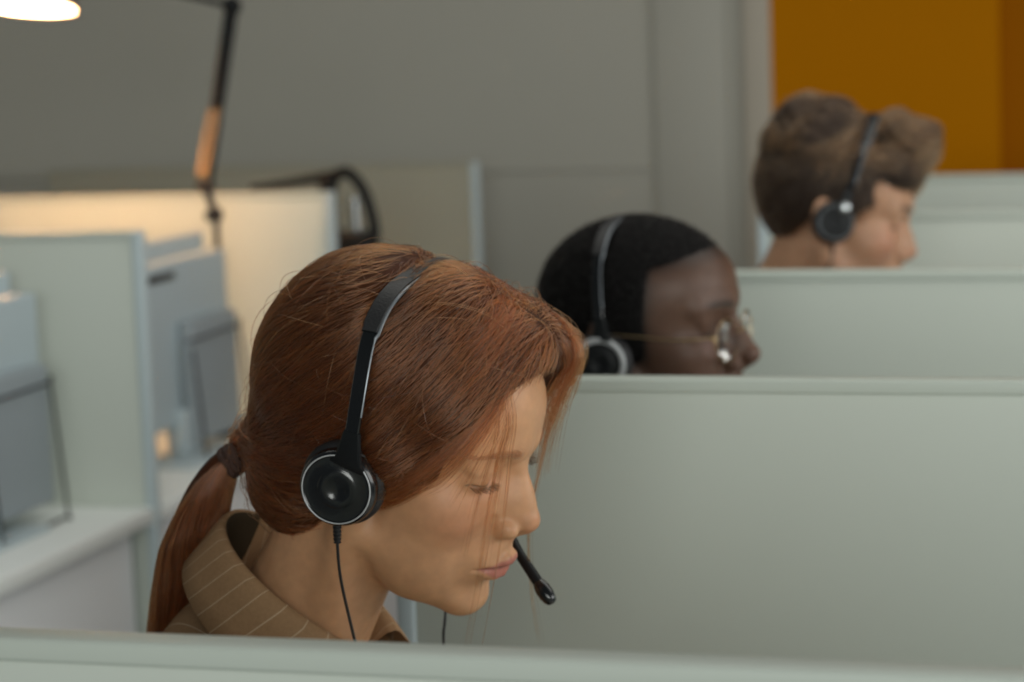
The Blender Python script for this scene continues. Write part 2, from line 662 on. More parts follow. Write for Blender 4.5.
# ------------------------------------------------------------------ desks
def desk(x0, x1, y0, y1, edge, label, group):
    """Worktop on two panel legs with a modesty panel; edge = side of the modesty panel."""
    r = empty('desk', ((x0 + x1) / 2, (y0 + y1) / 2, 0), label, 'desk', group)
    ox, oy = r.location.x, r.location.y

    def B(lo, hi, bev, name, m):
        MB().box((lo[0] - ox, lo[1] - oy, lo[2]), (hi[0] - ox, hi[1] - oy, hi[2]), bev, 3).build(name, m, r)
    B((x0, y0, DESK - .028), (x1, y1, DESK), .003, 'worktop', M['desk'])
    mx = x1 - .05 if edge == 'right' else x1 - .12
    B((mx, y0 + .03, .06), (mx + .018, y1 - .03, DESK - .0285), .002, 'modesty_panel', M['white'])
    for y in (y0, y1 - .028):
        B((x0 + .08, y, 0), (x1 - .06, y + .028, DESK - .0285), .002, 'leg', M['post'])
    return r


desk(-2.62, -1.802, 2.92, 3.812, 'right', 'white desk with a pale panel under its edge, holding the nearer monitor', 'white desks in the empty row')
desk(-2.62, -1.802, 3.84, 4.761, 'right', 'white desk under the desk lamp, holding the further monitor', 'white desks in the empty row')
desk(-2.62, -1.802, 4.79, 5.803, 'right', 'white desk holding the folded black lamp', 'white desks in the empty row')
for y0, y1, who in ((1.166, 2.106, 'red haired woman'), (2.134, 3.057, 'man in glasses'), (3.086, 4.007, 'man with brown hair')):
    desk(-.44, .30, y0, y1, 'left', 'white desk worktop in front of the ' + who, 'white desks along the row of three people')


# ------------------------------------------------------------------ monitors in the empty row (backs towards the aisle)
def monitor(y0, x, label, w=.50, group='grey monitors in the empty row', face=-1):
    r = empty('monitor', (x, y0 + w / 2, DESK + .0006), label, 'monitor', group or None)
    h0, h1 = .05, .392

    def B(lo, hi, bev, name, m, par=r):
        return MB().box(lo, hi, bev, 3).build(name, m, par)
    f = face
    sx = lambda a, b: (min(a * -f, b * -f), max(a * -f, b * -f))
    a, b = sx(-.075, -.055)
    B((a, -w / 2 - .012, h0), (b, w / 2 + .012, h1 + .035), .004, 'screen_bezel', M['mon'])
    a, b = sx(-.0765, -.0752)
    B((a, -w / 2, h0 + .015), (b, w / 2, h1 + .022), .0003, 'screen', M['screen'])
    a, b = sx(-.0548, 0)
    cs = B((a, -w / 2 + .03, h0 + .02), (b, w / 2, h1), .008, 'rear_casing', M['mon'])
    a, b = sx(.0002, .002)
    B((a, -w / 2 + .09, h1 - .035), (b, -w / 2 + .24, h1 - .02), .0006, 'vent', M['steel'], cs)
    a, b = sx(.0002, .03)
    B((a, -w / 2 + .24, h0 - .02), (b, w / 2 - .032, h1 - .12), .006, 'lower_casing', M['mon2'], cs)
    # bent wire stand: two legs, top bar and foot bar
    X = .040 * -f
    X2 = .058 * -f
    yl, yr = -.03, w / 2 - .045
    MB().tube(bez([(.028 * -f, yl, .235), (X * .9, yl, .237), (X, yl + .012, .238), (X, yr - .012, .24), (X, yr, .232), (X2, yr, .022), (X2, yr - .012, .007), (X2, yl + .012, .007), (X2, yl, .022), (X, yl, .22)], 6), .0028, 10).build('wire_stand', M['steel'], r)
    a, b = sx(-.05, .07)
    B((a, -.12, 0), (b, .12, .008), .003, 'foot', M['mon'])
    a, b = sx(-.02, .02)
    B((a, -.04, .0085), (b, .04, h0 + .05), .006, 'neck', M['mon'])
    return r


monitor(3.235, -1.965, 'light grey monitor seen from behind, cut off by the picture edge')
monitor(4.035, -1.95, 'light grey monitor seen from behind, below the black desk lamp')


# ------------------------------------------------------------------ desk lamps
def path_spring(a, b, r, turns, n=10):
    a, b = Vector(a), Vector(b)
    ax = (b - a).normalized()
    u = ax.orthogonal().normalized()
    v = ax.cross(u)
    N = int(turns * n)
    return [a + (b - a) * (i / N) + r * (math.cos(2 * math.pi * i / n) * u + math.sin(2 * math.pi * i / n) * v) for i in range(N + 1)]


LY = 4.62
lamp = empty('desk_lamp', (-2.0, LY, DESK), 'lit black architect desk lamp with a jointed spring arm', 'lamp')


def lw(*p):
    return Vector(p) - lamp.location


base_top = lw(-2.0, LY, DESK + .03)
MB().lathe([(0, 0), (.085, 0), (.088, .006), (.085, .016), (.03, .024), (.018, .05), (0, .05)], Matrix.Identity(4), 40).build('base', M['black'], lamp)
J1, J2, J3 = lw(-2.006, LY, 1.186), lw(-2.026, LY, 1.244), lw(-1.946, LY, 1.615)
MB().tube([base_top, J1], .007, 12).build('stem', M['steel'], lamp)
jm = MB()
jm.ball(J1, .017, 16, (1, .8, 1)).tube([J1, J2], .009, 10).ball(J2, .016, 16, (1, .8, 1))
jm.tube([J2 + Vector((-.018, 0, .004)), J2 + Vector((.02, 0, -.004))], .008, 10)
jm.build('joint', M['steel'], lamp)
knob = MB().tube([J1 + Vector((0, -.02, 0)), J1 + Vector((0, -.035, 0))], .011, 14).build('knob', M['black'], lamp)
am = MB()
for s in (-.011, .011):
    am.tube([J2 + Vector((s, 0, 0)), J3 + Vector((s, 0, 0))], .0048, 10)
am.tube([J2 + (J3 - J2) * .42, J3], .0125, 10)
am.build('lower_arm', M['black'], lamp)
for s in (-.008, .008):
    MB().tube(path_spring(J2 + Vector((s - .002, -.008, .02)), J2 + (J3 - J2) * .44 + Vector((s, -.008, 0)), .0058, 30), .0016, 6).build('spring', M['spring'], lamp)
S0 = lw(-2.32, 4.42, 1.73)
um = MB()
for s in (-.011, .011):
    um.tube([J3 + Vector((0, s, 0)), lw(-2.08, 4.57, 1.655) + Vector((0, s, 0)), S0 + Vector((.02, s, .02))], .0055, 10)
um.ball(J3, .021, 16, (1, .8, 1))
um.build('upper_arm', M['black'], lamp)
# shade: a bell tilted a little towards the aisle, its mouth seen almost edge-on
sm_ = Matrix.Translation(lw(-2.31, 4.40, 1.628)) @ Matrix.Rotation(math.radians(3), 4, 'Y') @ Matrix.Rotation(math.radians(-11), 4, 'X')
sh = MB().lathe([(.112, 0), (.108, .02), (.085, .06), (.05, .09), (.03, .105), (.028, .14), (.0, .14), (0, .135), (.026, .135), (.027, .103), (.047, .087), (.081, .058), (.105, .018), (.109, .0)], sm_, 48, True).build('lamp_shade', M['lampshade'], lamp)
MB().lathe([(.1085, .002), (.1045, .018), (.0805, .057), (.0465, .0855), (.0, .088)], sm_, 48).build('lining', M['lampin'], sh)
blb = MB().lathe([(0, -.006), (.012, -.003), (.018, .006), (.019, .014), (.015, .022), (.008, .024), (0, .024)], sm_, 24).build('bulb', M['bulb'], lamp)
pl = bpy.data.lights.new('bulb_light', 'POINT')
pl.energy, pl.color, pl.shadow_soft_size = 21, (1, .54, .25), .02
plo = bpy.data.objects.new('bulb_light', pl)
COL.objects.link(plo)
plo.location = sm_ @ Vector((0, 0, .045)) + lamp.location

# folded black lamp on the next desk
fx, fy = -1.87, 5.02
lamp2 = empty('desk_lamp', (fx, fy, DESK), 'unlit black desk lamp folded down beside the warm lit divider', 'lamp')
MB().lathe([(0, 0), (.075, 0), (.078, .006), (.075, .02), (.03, .03), (.02, .05), (0, .05)], Matrix.Identity(4), 32).build('base', M['black'], lamp2)
hz = [.045, .30, .36]
MB().tube([(0, 0, .045), (0, 0, .33)], .018, 12).build('stem', M['black'], lamp2)
MB().box((-.06, -.03, .30), (.075, .03, .385), .012).build('clamp_block', M['black'], lamp2)
MB().tube(bez([(-.03, 0, .37), (-.035, 0, .44), (-.02, 0, .5), (.01, 0, .515), (.045, 0, .48), (.065, 0, .42), (.072, 0, .37)], 10), .013, 12).build('lower_arm', M['black'], lamp2)
MB().box((-.052, -.02, .37), (-.018, .02, .505), .008).build('arm_bracket', M['black'], lamp2)
MB().tube([(.028, 0, .385), (.026, 0, .46)], .012, 12).build('spring', M['chrome'], lamp2)
MB().tube([(.0, 0, .512), (-.14, .0, .492), (-.22, .0, .485)], [.012, .009, .006], 12).build('upper_arm', M['black'], lamp2)
# ------------------------------------------------------------------ people
def head_sdf(P, g):
    """Head, neck root and face in head millimetres (x forward, y left, z up, origin between the ears). g = shape settings."""
    x, y, z = P[..., 0], P[..., 1], P[..., 2]
    A = np.stack([x, np.abs(y), z], -1)          # mirrored
    fem = g['fem']
    d = ell(P, *g.get('skull', ((2, 0, 52), (92, 74, 80))))
    d = smin(d, ell(P, (40, 0, 52), (57, 62, 50)), 12)
    d = smin(d, ell(P, (42, 0, -15), (48, 58, 62)), 18)
    jw = 46 if fem else 51
    d = smin(d, cap(A, (10, jw, -52), (70, 11 if fem else 15, -91), 12, 12), 22)
    d = smin(d, ell(P, (75, 0, -90), (13.5, 15 if fem else 19, 14)), 12)
    d = smin(d, ell(P, (34, 0, -64), (46, 45, 41 if fem else 35)), 16)
    if fem:
        d = smin(d, ell(A, (38, 32, -50), (34, 22, 40)), 14)
    d = smin(d, ell(A, (57, 36, -13), (25, 21, 22)), 14)
    d = smin(d, cap(A, (89, 6, 36), (73, 42, 33), 7.5 if fem else 9), 13)
    # nose root hollow and eye sockets
    ey, ez = g.get('eye_y', 31.5), g.get('eye_z', 12.5)
    d = smax(d, -ell(A, (95, ey - 4.5, ez + 1.5), (19, 17, 12.5)), 9)
    # lids over the eyeballs (eyes cast down)
    lid = ell(A, (69.5, ey, ez), (14.6, 14.8, 13.2))
    d = smin(d, lid, 2.2)
    d = smin(d, cap(A, (83, ey - 9.5, ez + 9), (77, ey + 11.5, ez + 8.5), 4.2), 6)
    # lid line and lower lid
    zl = g.get('lid', 4.5)
    lp = [(82, ey - 11, zl + 2.5), (84.3, ey - 5.5, zl), (84.6, ey + .5, zl - .8), (81, ey + 7.5, zl), (74.5, ey + 13.5, zl + 2)]
    for a, b in zip(lp, lp[1:]):
        d = smax(d, -cap(A, a, b, 1.1), 1.2)
    # nose
    nl = g.get('nose_len', 0)
    d = smin(d, cap(P, (91.5, 0, 20), (106.5 + nl, 0, -15), 5.2, 7.0), 9)
    d = smin(d, ell(P, (90, 0, -14), (17, 15, 24)), 9)
    d = smin(d, ell(P, (106.5 + nl, 0, -19), (9.2, 9.0 if fem else 10.5, 8.2)), 5)
    aw = 13.0 if fem else 14.5 + g.get('nose_w', 0)
    d = smin(d, ell(A, (96.0, aw, -25.5), (10.2, 6.4, 7.4)), 4)
    d = smin(d, cap(P, (106 + nl, 0, -25), (96, 0, -33), 4), 4)
    d = smax(d, -ell(A, (101.5, aw * .55, -32.5), (5.5, 2.8, 3.4)), 2)
    d = smax(d, -cap(A, (88, aw + 6.2, -18), (87, aw + 7, -30), 1.6), 4)
    # mouth
    d = smin(d, ell(P, (74, 0, -52), (24.5, 29, 25)), 12)
    d = smax(d, -cap(P, (104, 0, -37), (104.5, 0, -47), 2.2), 4)
    up = [(99.3, 0, -53), (98.3, 5.5, -51.6), (92, 15, -54.5), (84.5, 24, -57.5)]
    for k, (a, b) in enumerate(zip(up, up[1:])):
        r = [4.3, 4.4, 3.2, 1.4]
        d = smin(d, cap(A, a, b, r[k], r[k + 1]), 2.5)
    lo = [(94.0, 0, -64.2), (92.0, 8, -63.5), (88, 16, -61), (84, 24, -58)]
    for k, (a, b) in enumerate(zip(lo, lo[1:])):
        r = [5.6, 5.4, 3.8, 1.3]
        d = smin(d, cap(A, a, b, r[k], r[k + 1]), 3)
    mg = [(102.5, 0, -58.2), (99.5, 8, -57.4), (93, 17, -57.6), (84, 26, -58.6)]
    for a, b in zip(mg, mg[1:]):
        d = smax(d, -cap(A, a, b, 1.3), 1.6)
    d = smax(d, -ell(P, (96, 0, -77), (8, 18, 5.5)), 8)
    # ears
    E_ = (A - np.float32([-8, g.get('ear_y', 74), 2])) / g.get('ear', 1)
    ca, sa = math.cos(.22), math.sin(.22)
    Er = np.stack([E_[..., 0] * ca + E_[..., 2] * sa, E_[..., 1] - .35 * (-E_[..., 0]), -E_[..., 0] * sa + E_[..., 2] * ca], -1)
    ear = ell(Er, (-4, 1, 6), (17, 5.5, 27))
    ear = smin(ear, ell(Er, (3, 0, -22), (8, 4.5, 10)), 6)
    ear = smax(ear, -ell(Er, (-2, 6, 5), (11, 5, 18)), 3)
    ear = smin(ear, ell(Er, (10, 2, -2), (5, 4, 6)), 3)
    d = smin(d, ear * g.get('ear', 1), 4)
    return d


def hand_caps(w, side):
    """Hand lying on the desk, fingers forward and slightly bent; w = wrist (world m); returns capsules (a, b, ra, rb)."""
    w = np.array(w)
    out = []
    for k, (oy, L, ox) in enumerate(((-.033, .060, .078), (-.011, .075, .088), (.011, .080, .090), (.033, .072, .086))):
        base = w + np.array([ox, side * oy * -1, .008])
        a = base + np.array([L * .45, side * oy * -.18, .006])
        b = a + np.array([L * .33, side * oy * -.08, -.008])
        c = b + np.array([L * .22, 0, -.010])
        out += [(base, a, .0095, .0085), (a, b, .0085, .0078), (b, c, .0078, .0068)]
    t0 = w + np.array([.030, side * -.032, .0])
    t1 = t0 + np.array([.036, side * -.026, .002])
    t2 = t1 + np.array([.030, side * -.008, -.004])
    out += [(t0, t1, .013, .0105), (t1, t2, .0105, .0085)]
    return out


class Person:
    def __init__(s, q, g, neck, label, shirt, shirt_name='shirt'):
        s.p, s.g = Pose(q), g
        hx, hy = neck[0], neck[1]
        s.root = empty('person', (hx - .1, hy, 0), label, 'person')
        s.rl = np.array(s.root.location)
        s.NB = np.array(neck)
        s.W = g.get('width', 1.0)
        NB, W = s.NB, s.W
        s.pel = NB + np.array([-.13, 0, -.53])
        s.pel[2] = max(s.pel[2], .53)
        s.sh = [NB + np.array([-.035, sd * .165 * W, -.075]) for sd in (-1, 1)]
        s.el = [np.array([NB[0] + .07, NB[1] + sd * .225 * W, max(NB[2] - .33, .80)]) for sd in (-1, 1)]
        s.wr = [np.array([NB[0] + .31, NB[1] + sd * .13, .775]) for sd in (-1, 1)]
        s.build(shirt, shirt_name)

    # torso and limbs in world metres
    def torso(s, P, off):
        NB, W, pel = s.NB, s.W, s.pel
        c1 = NB + np.array([-.02, 0, -.20])
        d = ell(P, c1, (.105 + off, .155 * W + off, .19 + off))
        d = smin(d, ell(P, NB + np.array([-.075, 0, -.15]), (.075 + off, .15 * W + off, .13 + off)), .05)
        d = smin(d, ell(P, (NB + pel) / 2 + np.array([.01, 0, -.04]), (.10 + off, .135 * W + off, .2 + off)), .06)
        d = smin(d, ell(P, pel + np.array([0, 0, .0]), (.115 + off, .165 * W + off, .10 + off)), .06)
        for k in (0, 1):
            sh, el = s.sh[k], s.el[k]
            d = smin(d, cap(P, NB + np.array([-.035, 0, -.02]), sh + np.array([0, 0, .012]), .048 + off, .05 + off), .035)
            d = smin(d, cap(P, sh, el, .052 * W + off, .042 + off), .03)
        return d

    def fore(s, P, off):
        d = None
        for k in (0, 1):
            c = cap(P, s.el[k], s.wr[k], .042 + off, .027 + off)
            d = c if d is None else np.minimum(d, c)
        return d

    def body_fn(s, Pm):
        P = s.p.to_world(Pm).astype(np.float32)
        k = 1000 / s.p.s
        d = head_sdf(Pm, s.g)
        nb = s.p.to_local(s.NB).astype(np.float32)
        r0 = 47 if s.g['fem'] else 55
        d = smin(d, cap(Pm, (-16, 0, -30), nb, r0, r0 + 4), 14)
        for sd in (-1, 1):
            d = smin(d, cap(Pm, (-8, sd * 54, -36), tuple(nb + np.float32([38, sd * 18, 0])), 12, 13), 14)
        b = s.torso(P, -.004)
        b = smin(b, s.fore(P, 0), .03)
        for i, sd in ((0, -1), (1, 1)):
            w = s.wr[i]
            pb = ell(P, w + np.array([.045, 0, .0]), (.055, .043, .017))
            for a, c, ra, rb in hand_caps(w, sd):
                pb = smin(pb, cap(P, a, c, ra, rb), .006)
            b = smin(b, pb, .02)
        return smin(d, b * k, 22)

    def build(s, shirt, shirt_name):
        p, g = s.p, s.g
        fine = g['fine']
        lo, hi = [], []
        nbl = p.to_local(s.NB)
        corners = np.array([p.to_local(np.array([x, y, z])) for x in (s.pel[0] - .15, s.wr[0][0] + .26) for y in (s.NB[1] - .33, s.NB[1] + .33) for z in (.40, s.NB[2])])
        lo = np.minimum(corners.min(0), (-110, -95, -140)) - 10
        hi = np.maximum(corners.max(0), (130, 95, 145)) + 10
        X = axis_grid(lo[0], hi[0], -20, 124, fine, 8)
        Y = axis_grid(lo[1], hi[1], -92, 92, fine, 8)
        Z = axis_grid(lo[2], hi[2], -120, 100, fine, 8)
        V, F = surf_nets(s.body_fn, X, Y, Z)
        pig = s.pigment(V)
        me = mesh_np('body', p.to_world(V) - s.rl, F)
        at = me.color_attributes.new('pigment', 'FLOAT_COLOR', 'POINT')
        at.data.foreach_set('color', np.concatenate([pig, np.ones((len(pig), 1))], 1).astype(np.float32).ravel())
        s.body = link('body', me, g['skin'], s.root)
        # shirt: torso and sleeves with an open neck
        off = .009

        def sf(P):
            P = P.astype(np.float32)
            d = smin(s.torso(P, off), s.fore(P, off + .004), .03)
            d = np.maximum(d, -(cap(P, s.wr[0], s.wr[0] + np.array([.3, 0, 0]), .06)))
            d = np.maximum(d, -(cap(P, s.wr[1], s.wr[1] + np.array([.3, 0, 0]), .06)))
            d = d + .0025 * vnoise(P, 22, 3)
            d = smax(d, (s.pel[2] - .04) - P[..., 2], .01)
            nk = cap(P, s.NB + np.array([-.004, 0, .12]), s.NB + g.get('neck_cut', np.array([.01, 0, .0])), .063)
            return smax(d, -nk, .012)
        f2 = g.get('cloth', .007)
        X = np.arange(s.pel[0] - .2, s.wr[0][0] + .08, f2, dtype=np.float32)
        Y = np.arange(s.NB[1] - .36, s.NB[1] + .36, f2, dtype=np.float32)
        Z = np.arange(.42, s.NB[2] + .13, f2, dtype=np.float32)
        V, F = surf_nets(sf, X, Y, Z, margin=.01)
        me = mesh_np(shirt_name, V - s.rl, F)
        me.attributes.new('stripe', 'FLOAT', 'POINT').data.foreach_set('value', ((V[:, 1] - s.NB[1]) * .8 + V[:, 0] * .6 + 5).astype(np.float32))
        s.shirt = link(shirt_name, me, shirt, s.root)
        # trousers and shoes
        kn = [np.array([s.pel[0] + .44, s.NB[1] + sd * .10, .53]) for sd in (-1, 1)]
        an = [np.array([s.pel[0] + .40, s.NB[1] + sd * .10, .10]) for sd in (-1, 1)]

        def tf(P):
            P = P.astype(np.float32)
            d = smin(ell(P, s.pel + np.array([0, 0, -.01]), (.13, .178 * s.W, .105)), ell(P, s.pel + np.array([.02, 0, -.03]), (.12, .17, .085)), .03)
            for k in (0, 1):
                d = smin(d, cap(P, s.pel + np.array([.0, (-.085, .085)[k], -.02]), kn[k], .085, .066), .03)
                d = smin(d, cap(P, kn[k], an[k], .062, .05), .02)
            return d + .003 * vnoise(P, 20, 5)
        V, F = surf_nets(tf, np.arange(s.pel[0] - .2, s.pel[0] + .6, .012, dtype=np.float32), np.arange(s.NB[1] - .26, s.NB[1] + .26, .012, dtype=np.float32), np.arange(.03, .70, .012, dtype=np.float32), margin=.02)
        link('trousers', mesh_np('trousers', V - s.rl, F), M['trousers'], s.root)
        for k in (0, 1):
            a = an[k]

            def shf(P):
                P = P.astype(np.float32)
                d = smin(cap(P, (a[0] - .02, a[1], .045), (a[0] + .17, a[1], .034), .040, .034), cap(P, (a[0], a[1], .05), (a[0], a[1], .10), .04, .043), .03)
                return np.maximum(d, .002 - P[..., 2])
            V, F = surf_nets(shf, np.arange(a[0] - .1, a[0] + .26, .007, dtype=np.float32), np.arange(a[1] - .07, a[1] + .07, .007, dtype=np.float32), np.arange(-.02, .16, .007, dtype=np.float32), margin=.01)
            link('shoe', mesh_np('shoe', V - s.rl, F), M['shoe'], s.root)

    def pigment(s, V):
        """Natural skin colour by place on the face: lips, cheeks, nose, lids; plus painted shade between the lips."""
        g = s.g
        x, y, z = V.T
        c = np.tile(np.array(g['tone']), (len(V), 1))

        def blend(w, col):
            nonlocal c
            c = c * (1 - w[:, None]) + np.array(col) * w[:, None]

        def blob(cx, cy, cz, r):
            return np.exp(-(((x - cx) / r) ** 2 + ((np.abs(y) - cy) / r) ** 2 + ((z - cz) / r) ** 2))
        blend(.75 * blob(70, 45, -16, 22) + .6 * blob(114, 0, -22, 12), g['blush'])
        blend(.35 * blob(80, 31, 10, 14), g['blush'])
        # lips: inside the vermilion outline
        ay = np.abs(y)
        t = np.clip(ay / 25, 0, 1)
        top = -49.3 + 1.6 * np.clip(ay / 5.5, 0, 1) - 9.5 * np.clip((ay - 5.5) / 19.5, 0, 1) ** 1.15
        bot = -69.5 + 12 * t ** 1.8
        w = np.clip((top - z) / 1.6, 0, 1) * np.clip((z - bot) / 1.8, 0, 1) * (x > 78) * (ay < 25)
        blend(w * .92, g['lip'])
        ln = np.clip(1 - np.abs(z + 57.8) / 1.3, 0, 1) * (x > 80) * (ay < 24)
        blend(ln * .55, np.array(g['lip']) * .35)  # mouth seam: crease shade put into the lip colour
        if 'fade' in g:
            d_ = g['fade'][0](V.astype(np.float32))
            blend(.85 * np.exp(-np.clip(d_, 0, None) / 7.0), g['fade'][1])
        if 'brow' in g:
            bo = g.get('eye_y', 31.5) - 31.5
            bz = 34 + 3.0 * np.sin(np.clip((ay - 12 - bo) / 36, 0, 1) * 2.4)
            wb = np.clip(1.25 - np.abs(z - bz) / 4.2, 0, 1) * (ay > 10 + bo) * (x > 50) * np.clip((52 + 1.4 * bo - ay) / 14, 0, 1)
            blend(wb * g.get('brow_w', .8), g['brow'])
        if 'stubble' in g:
            wb = np.clip((-30 - z) / 25, 0, 1) * (x > 10) * np.clip((110 + z) / 10 + .5, 0, 1) * (1 - w)
            blend(wb * .35, g['stubble'])
        # lash line
        zl = g.get('lid', 4.5)
        wl = np.clip(1.15 - np.abs(z - (zl + .2 + .0035 * (ay - g.get('eye_y', 31.5)) ** 2)) / g.get('lash_w', 1.2), 0, 1) * (np.abs(ay - g.get('eye_y', 31.5) - 1) < 13) * (x > 70)
        blend(wl * .8, g.get('lash', (.02, .012, .008)))
        return c

    # ---- hair
    def hair_cap(s, fn, box, step, m, name='hair', pig=None):
        X, Y, Z = [np.arange(box[0][i], box[1][i], step, dtype=np.float32) for i in range(3)]
        V, F = surf_nets(fn, X, Y, Z)
        s.hair = link(name, mesh_np(name, s.p.to_world(V) - s.rl, F), m, s.root)
        return V, F

    def strands(s, fn, dirfn, seeds, n, step, lift, seed=1, wob=.12):
        """Streamlines over the surface fn = 0 following dirfn, rising lift mm off it mid-way."""
        r = np.random.default_rng(seed)
        P = seeds.astype(np.float32).copy()
        N = len(P)
        L = step * r.uniform(.6, 1.25, N)[:, None]
        bias = r.normal(size=(N, 3)) * wob
        ht = r.uniform(.1, 1, N)[:, None] * lift
        path = []
        for k in range(n):
            g_ = grad(fn, P)
            d = fn(P)[:, None]
            P = P - g_ * d
            t = k / (n - 1)
            path.append(P + g_ * (ht * math.sin(math.pi * min(1, .12 + .88 * t)) - .8))
            D = dirfn(P)
            D = D + bias + .10 * np.stack([vnoise(P, .05, 11), vnoise(P, .05, 12), vnoise(P, .05, 13)], -1)
            D = D - g_ * (D * g_).sum(-1, keepdims=True)
            D /= np.maximum(np.linalg.norm(D, axis=-1, keepdims=True), 1e-6)
            P = (P + D * L).astype(np.float32)
        A = np.stack(path, 1)
        return A

    def to_root(s, A):
        sh = A.shape
        return s.p.to_world(A.reshape(-1, 3)).reshape(sh) - s.rl


def pick_seeds(V, F, n, seed, keep=None):
    r = np.random.default_rng(seed)
    a, b, c = V[F[:, 0]], V[F[:, 1]], V[F[:, 2]]
    d = V[F[:, 3]]
    area = np.linalg.norm(np.cross(c - a, d - b), axis=1)
    cen = (a + b + c + d) / 4
    if keep is not None:
        area = area * keep(cen)
    k = r.choice(len(F), n, p=area / area.sum())
    u, v = r.random((2, n, 1))
    return (a[k] * (1 - u) + b[k] * u) * (1 - v) + (d[k] * (1 - u) + c[k] * u) * v


def nrm(D):
    return D / np.maximum(np.linalg.norm(D, axis=-1, keepdims=True), 1e-6)


def sstep(a, b, x):
    t = np.clip((x - a) / (b - a), 0, 1)
    return t * t * (3 - 2 * t)
#%%WOMAN%%
# ---- the red haired woman
skinF = skin_mat('fair skin', .46, .09)
jacket = stripe_mat('brown pinstripe cloth', srgb(140, 110, 80), srgb(200, 182, 155), .017, .0009)
gW = dict(fem=True, ear=.8, ear_y=68, fine=1.5, tone=(.485, .258, .135), blush=(.44, .19, .10), lip=(.36, .125, .095), brow=srgb(110, 70, 45)[:3], brow_w=.4,
          skin=skinF, width=.92, cloth=.006, lid=11.5, eye_y=34.5, eye_z=15, neck_cut=np.array([.03, 0, -.03]))
QW = (-.099, .305, .111, -.586, 1.673, 1.231, 1.026)
woman = Person(QW, gW, (-.690, 1.690, 1.078), 'woman with a red ponytail and brown pinstripe jacket, looking down with a headset on', jacket, 'jacket')
TIE = np.float32([-126, 4, -42])


def w_shell(P):
    """Outer hair volume without the face opening."""
    d = ell(P, (-12, 0, 46), (111, 84, 101))
    d = smin(d, ell(P, (58, 22, 100), (44, 44, 31)), 16)
    d = smin(d, ell(P, (-58, 0, -44), (53, 60, 48)), 24)
    d = smin(d, ell(P, (22, -6, 108), (42, 52, 40)), 12)
    d = smin(d, cap(P, (-95, 0, -20), tuple(TIE), 30, 11), 26)
    d = smin(d, ell(P, (14, 0, 20), (52, 84, 60)), 14)
    d = smin(d, ell(P, (42, 0, 60), (62, 75, 62)), 12)
    # shallow valley along the parting and uneven combed surface
    x, y, z = P[..., 0], P[..., 1], P[..., 2]
    d = d + 3.2 * np.exp(-((y - 16) / 7) ** 2) * sstep(60, 120, z) * sstep(-60, 0, x)
    d = d + 10.0 * np.exp(-((x + 10) / 9) ** 2) * sstep(95, 140, z)
    q = np.stack([.35 * (x + z * .6), y * 1.0, .9 * (z - x * .5)], -1)
    return d + 1.5 * vnoise(q, .055, 21)


def w_face(P):
    return np.minimum(ell(P, (152, -10, 6), (106, 118, 104)), ell(P, (96, -22, 62), (24, 40, 26)))


def w_hair(P):
    d = w_shell(P)
    x, y, z = P[..., 0], P[..., 1], P[..., 2]
    face = w_face(P)
    L1 = -14 + .52 * (x - 8)
    L2 = np.maximum(-14 + 1.5 * (x - 8), -90 + 0 * x)
    low = np.maximum(z - L1, z - L2) * .75
    d = smax(d, -face, 5)
    return smax(d, -low, 5)


M['hair_red'] = mat('ginger hair mass', srgb(58, 29, 13), .6, noise=.4, nscale=60, bump=.5, bscale=300, spec=.15)
M['strand_red'] = hair_mat('ginger strands', srgb(104, 50, 20), .24, .8)
hv, hf = woman.hair_cap(w_hair, ((-150, -105, -110), (135, 105, 170)), 2.2, M['hair_red'])


def w_dir(P):
    x, y, z = P[..., 0], P[..., 1], P[..., 2]
    t = nrm(TIE + np.float32([0, 0, 0]) - P)
    sd = np.where(y < 14, -1.0, 1.0)
    f = nrm(np.stack([-.36 * np.ones_like(x), sd * .62, -.95 * np.ones_like(x)], -1))
    w = sstep(-70, 50, x) * sstep(-25, 60, z) * .95
    return nrm(t * (1 - w[..., None]) + f * w[..., None])


ONW = lambda c: ((np.abs(w_shell(c.astype(np.float32))) < 3)).astype(float)
seeds = pick_seeds(hv, hf, 15000, 5, ONW)
A = woman.strands(w_shell, w_dir, seeds, 11, 7.0, 2.0, 2, .10)
part_seeds = pick_seeds(hv, hf, 2600, 6, lambda c: ONW(c) * (np.abs(c[:, 1] - 14) < 13) * (c[:, 0] > -70) * (c[:, 2] > 70))
A2 = woman.strands(w_shell, w_dir, part_seeds, 11, 6.0, 3.0, 8, .14)


def trim_face(A, lo, hi, seed):
    """Ends a strand a little after it leaves the hairline for the face."""
    r = np.random.default_rng(seed)
    f = w_face(A.reshape(-1, 3).astype(np.float32)).reshape(A.shape[:2])
    R_ = woman.to_root(A)
    out = []
    for k in range(len(A)):
        bad = np.nonzero(f[k] < -r.uniform(lo, hi))[0]
        n = bad[0] if len(bad) else A.shape[1]
        if n >= 4:
            out.append(R_[k, :n])
    return out


st = trim_face(A, 0, 5, 1) + trim_face(A2, 0, 5, 2)
# looser flyaways
fl = pick_seeds(hv, hf, 620, 9, lambda c: ONW(c) * (.4 + (c[:, 0] > 0) * (c[:, 2] > 90)))
B_ = woman.strands(w_shell, w_dir, fl, 10, 6.0, 9.0, 4, .45)
st += trim_face(B_, 0, 12, 3)
# tapered fringe edge: strands rooted at the hairline, over the temple and back to the ear
strand_o = curves_obj('hair_strands', st, .00017, M['strand_red'], woman.hair)

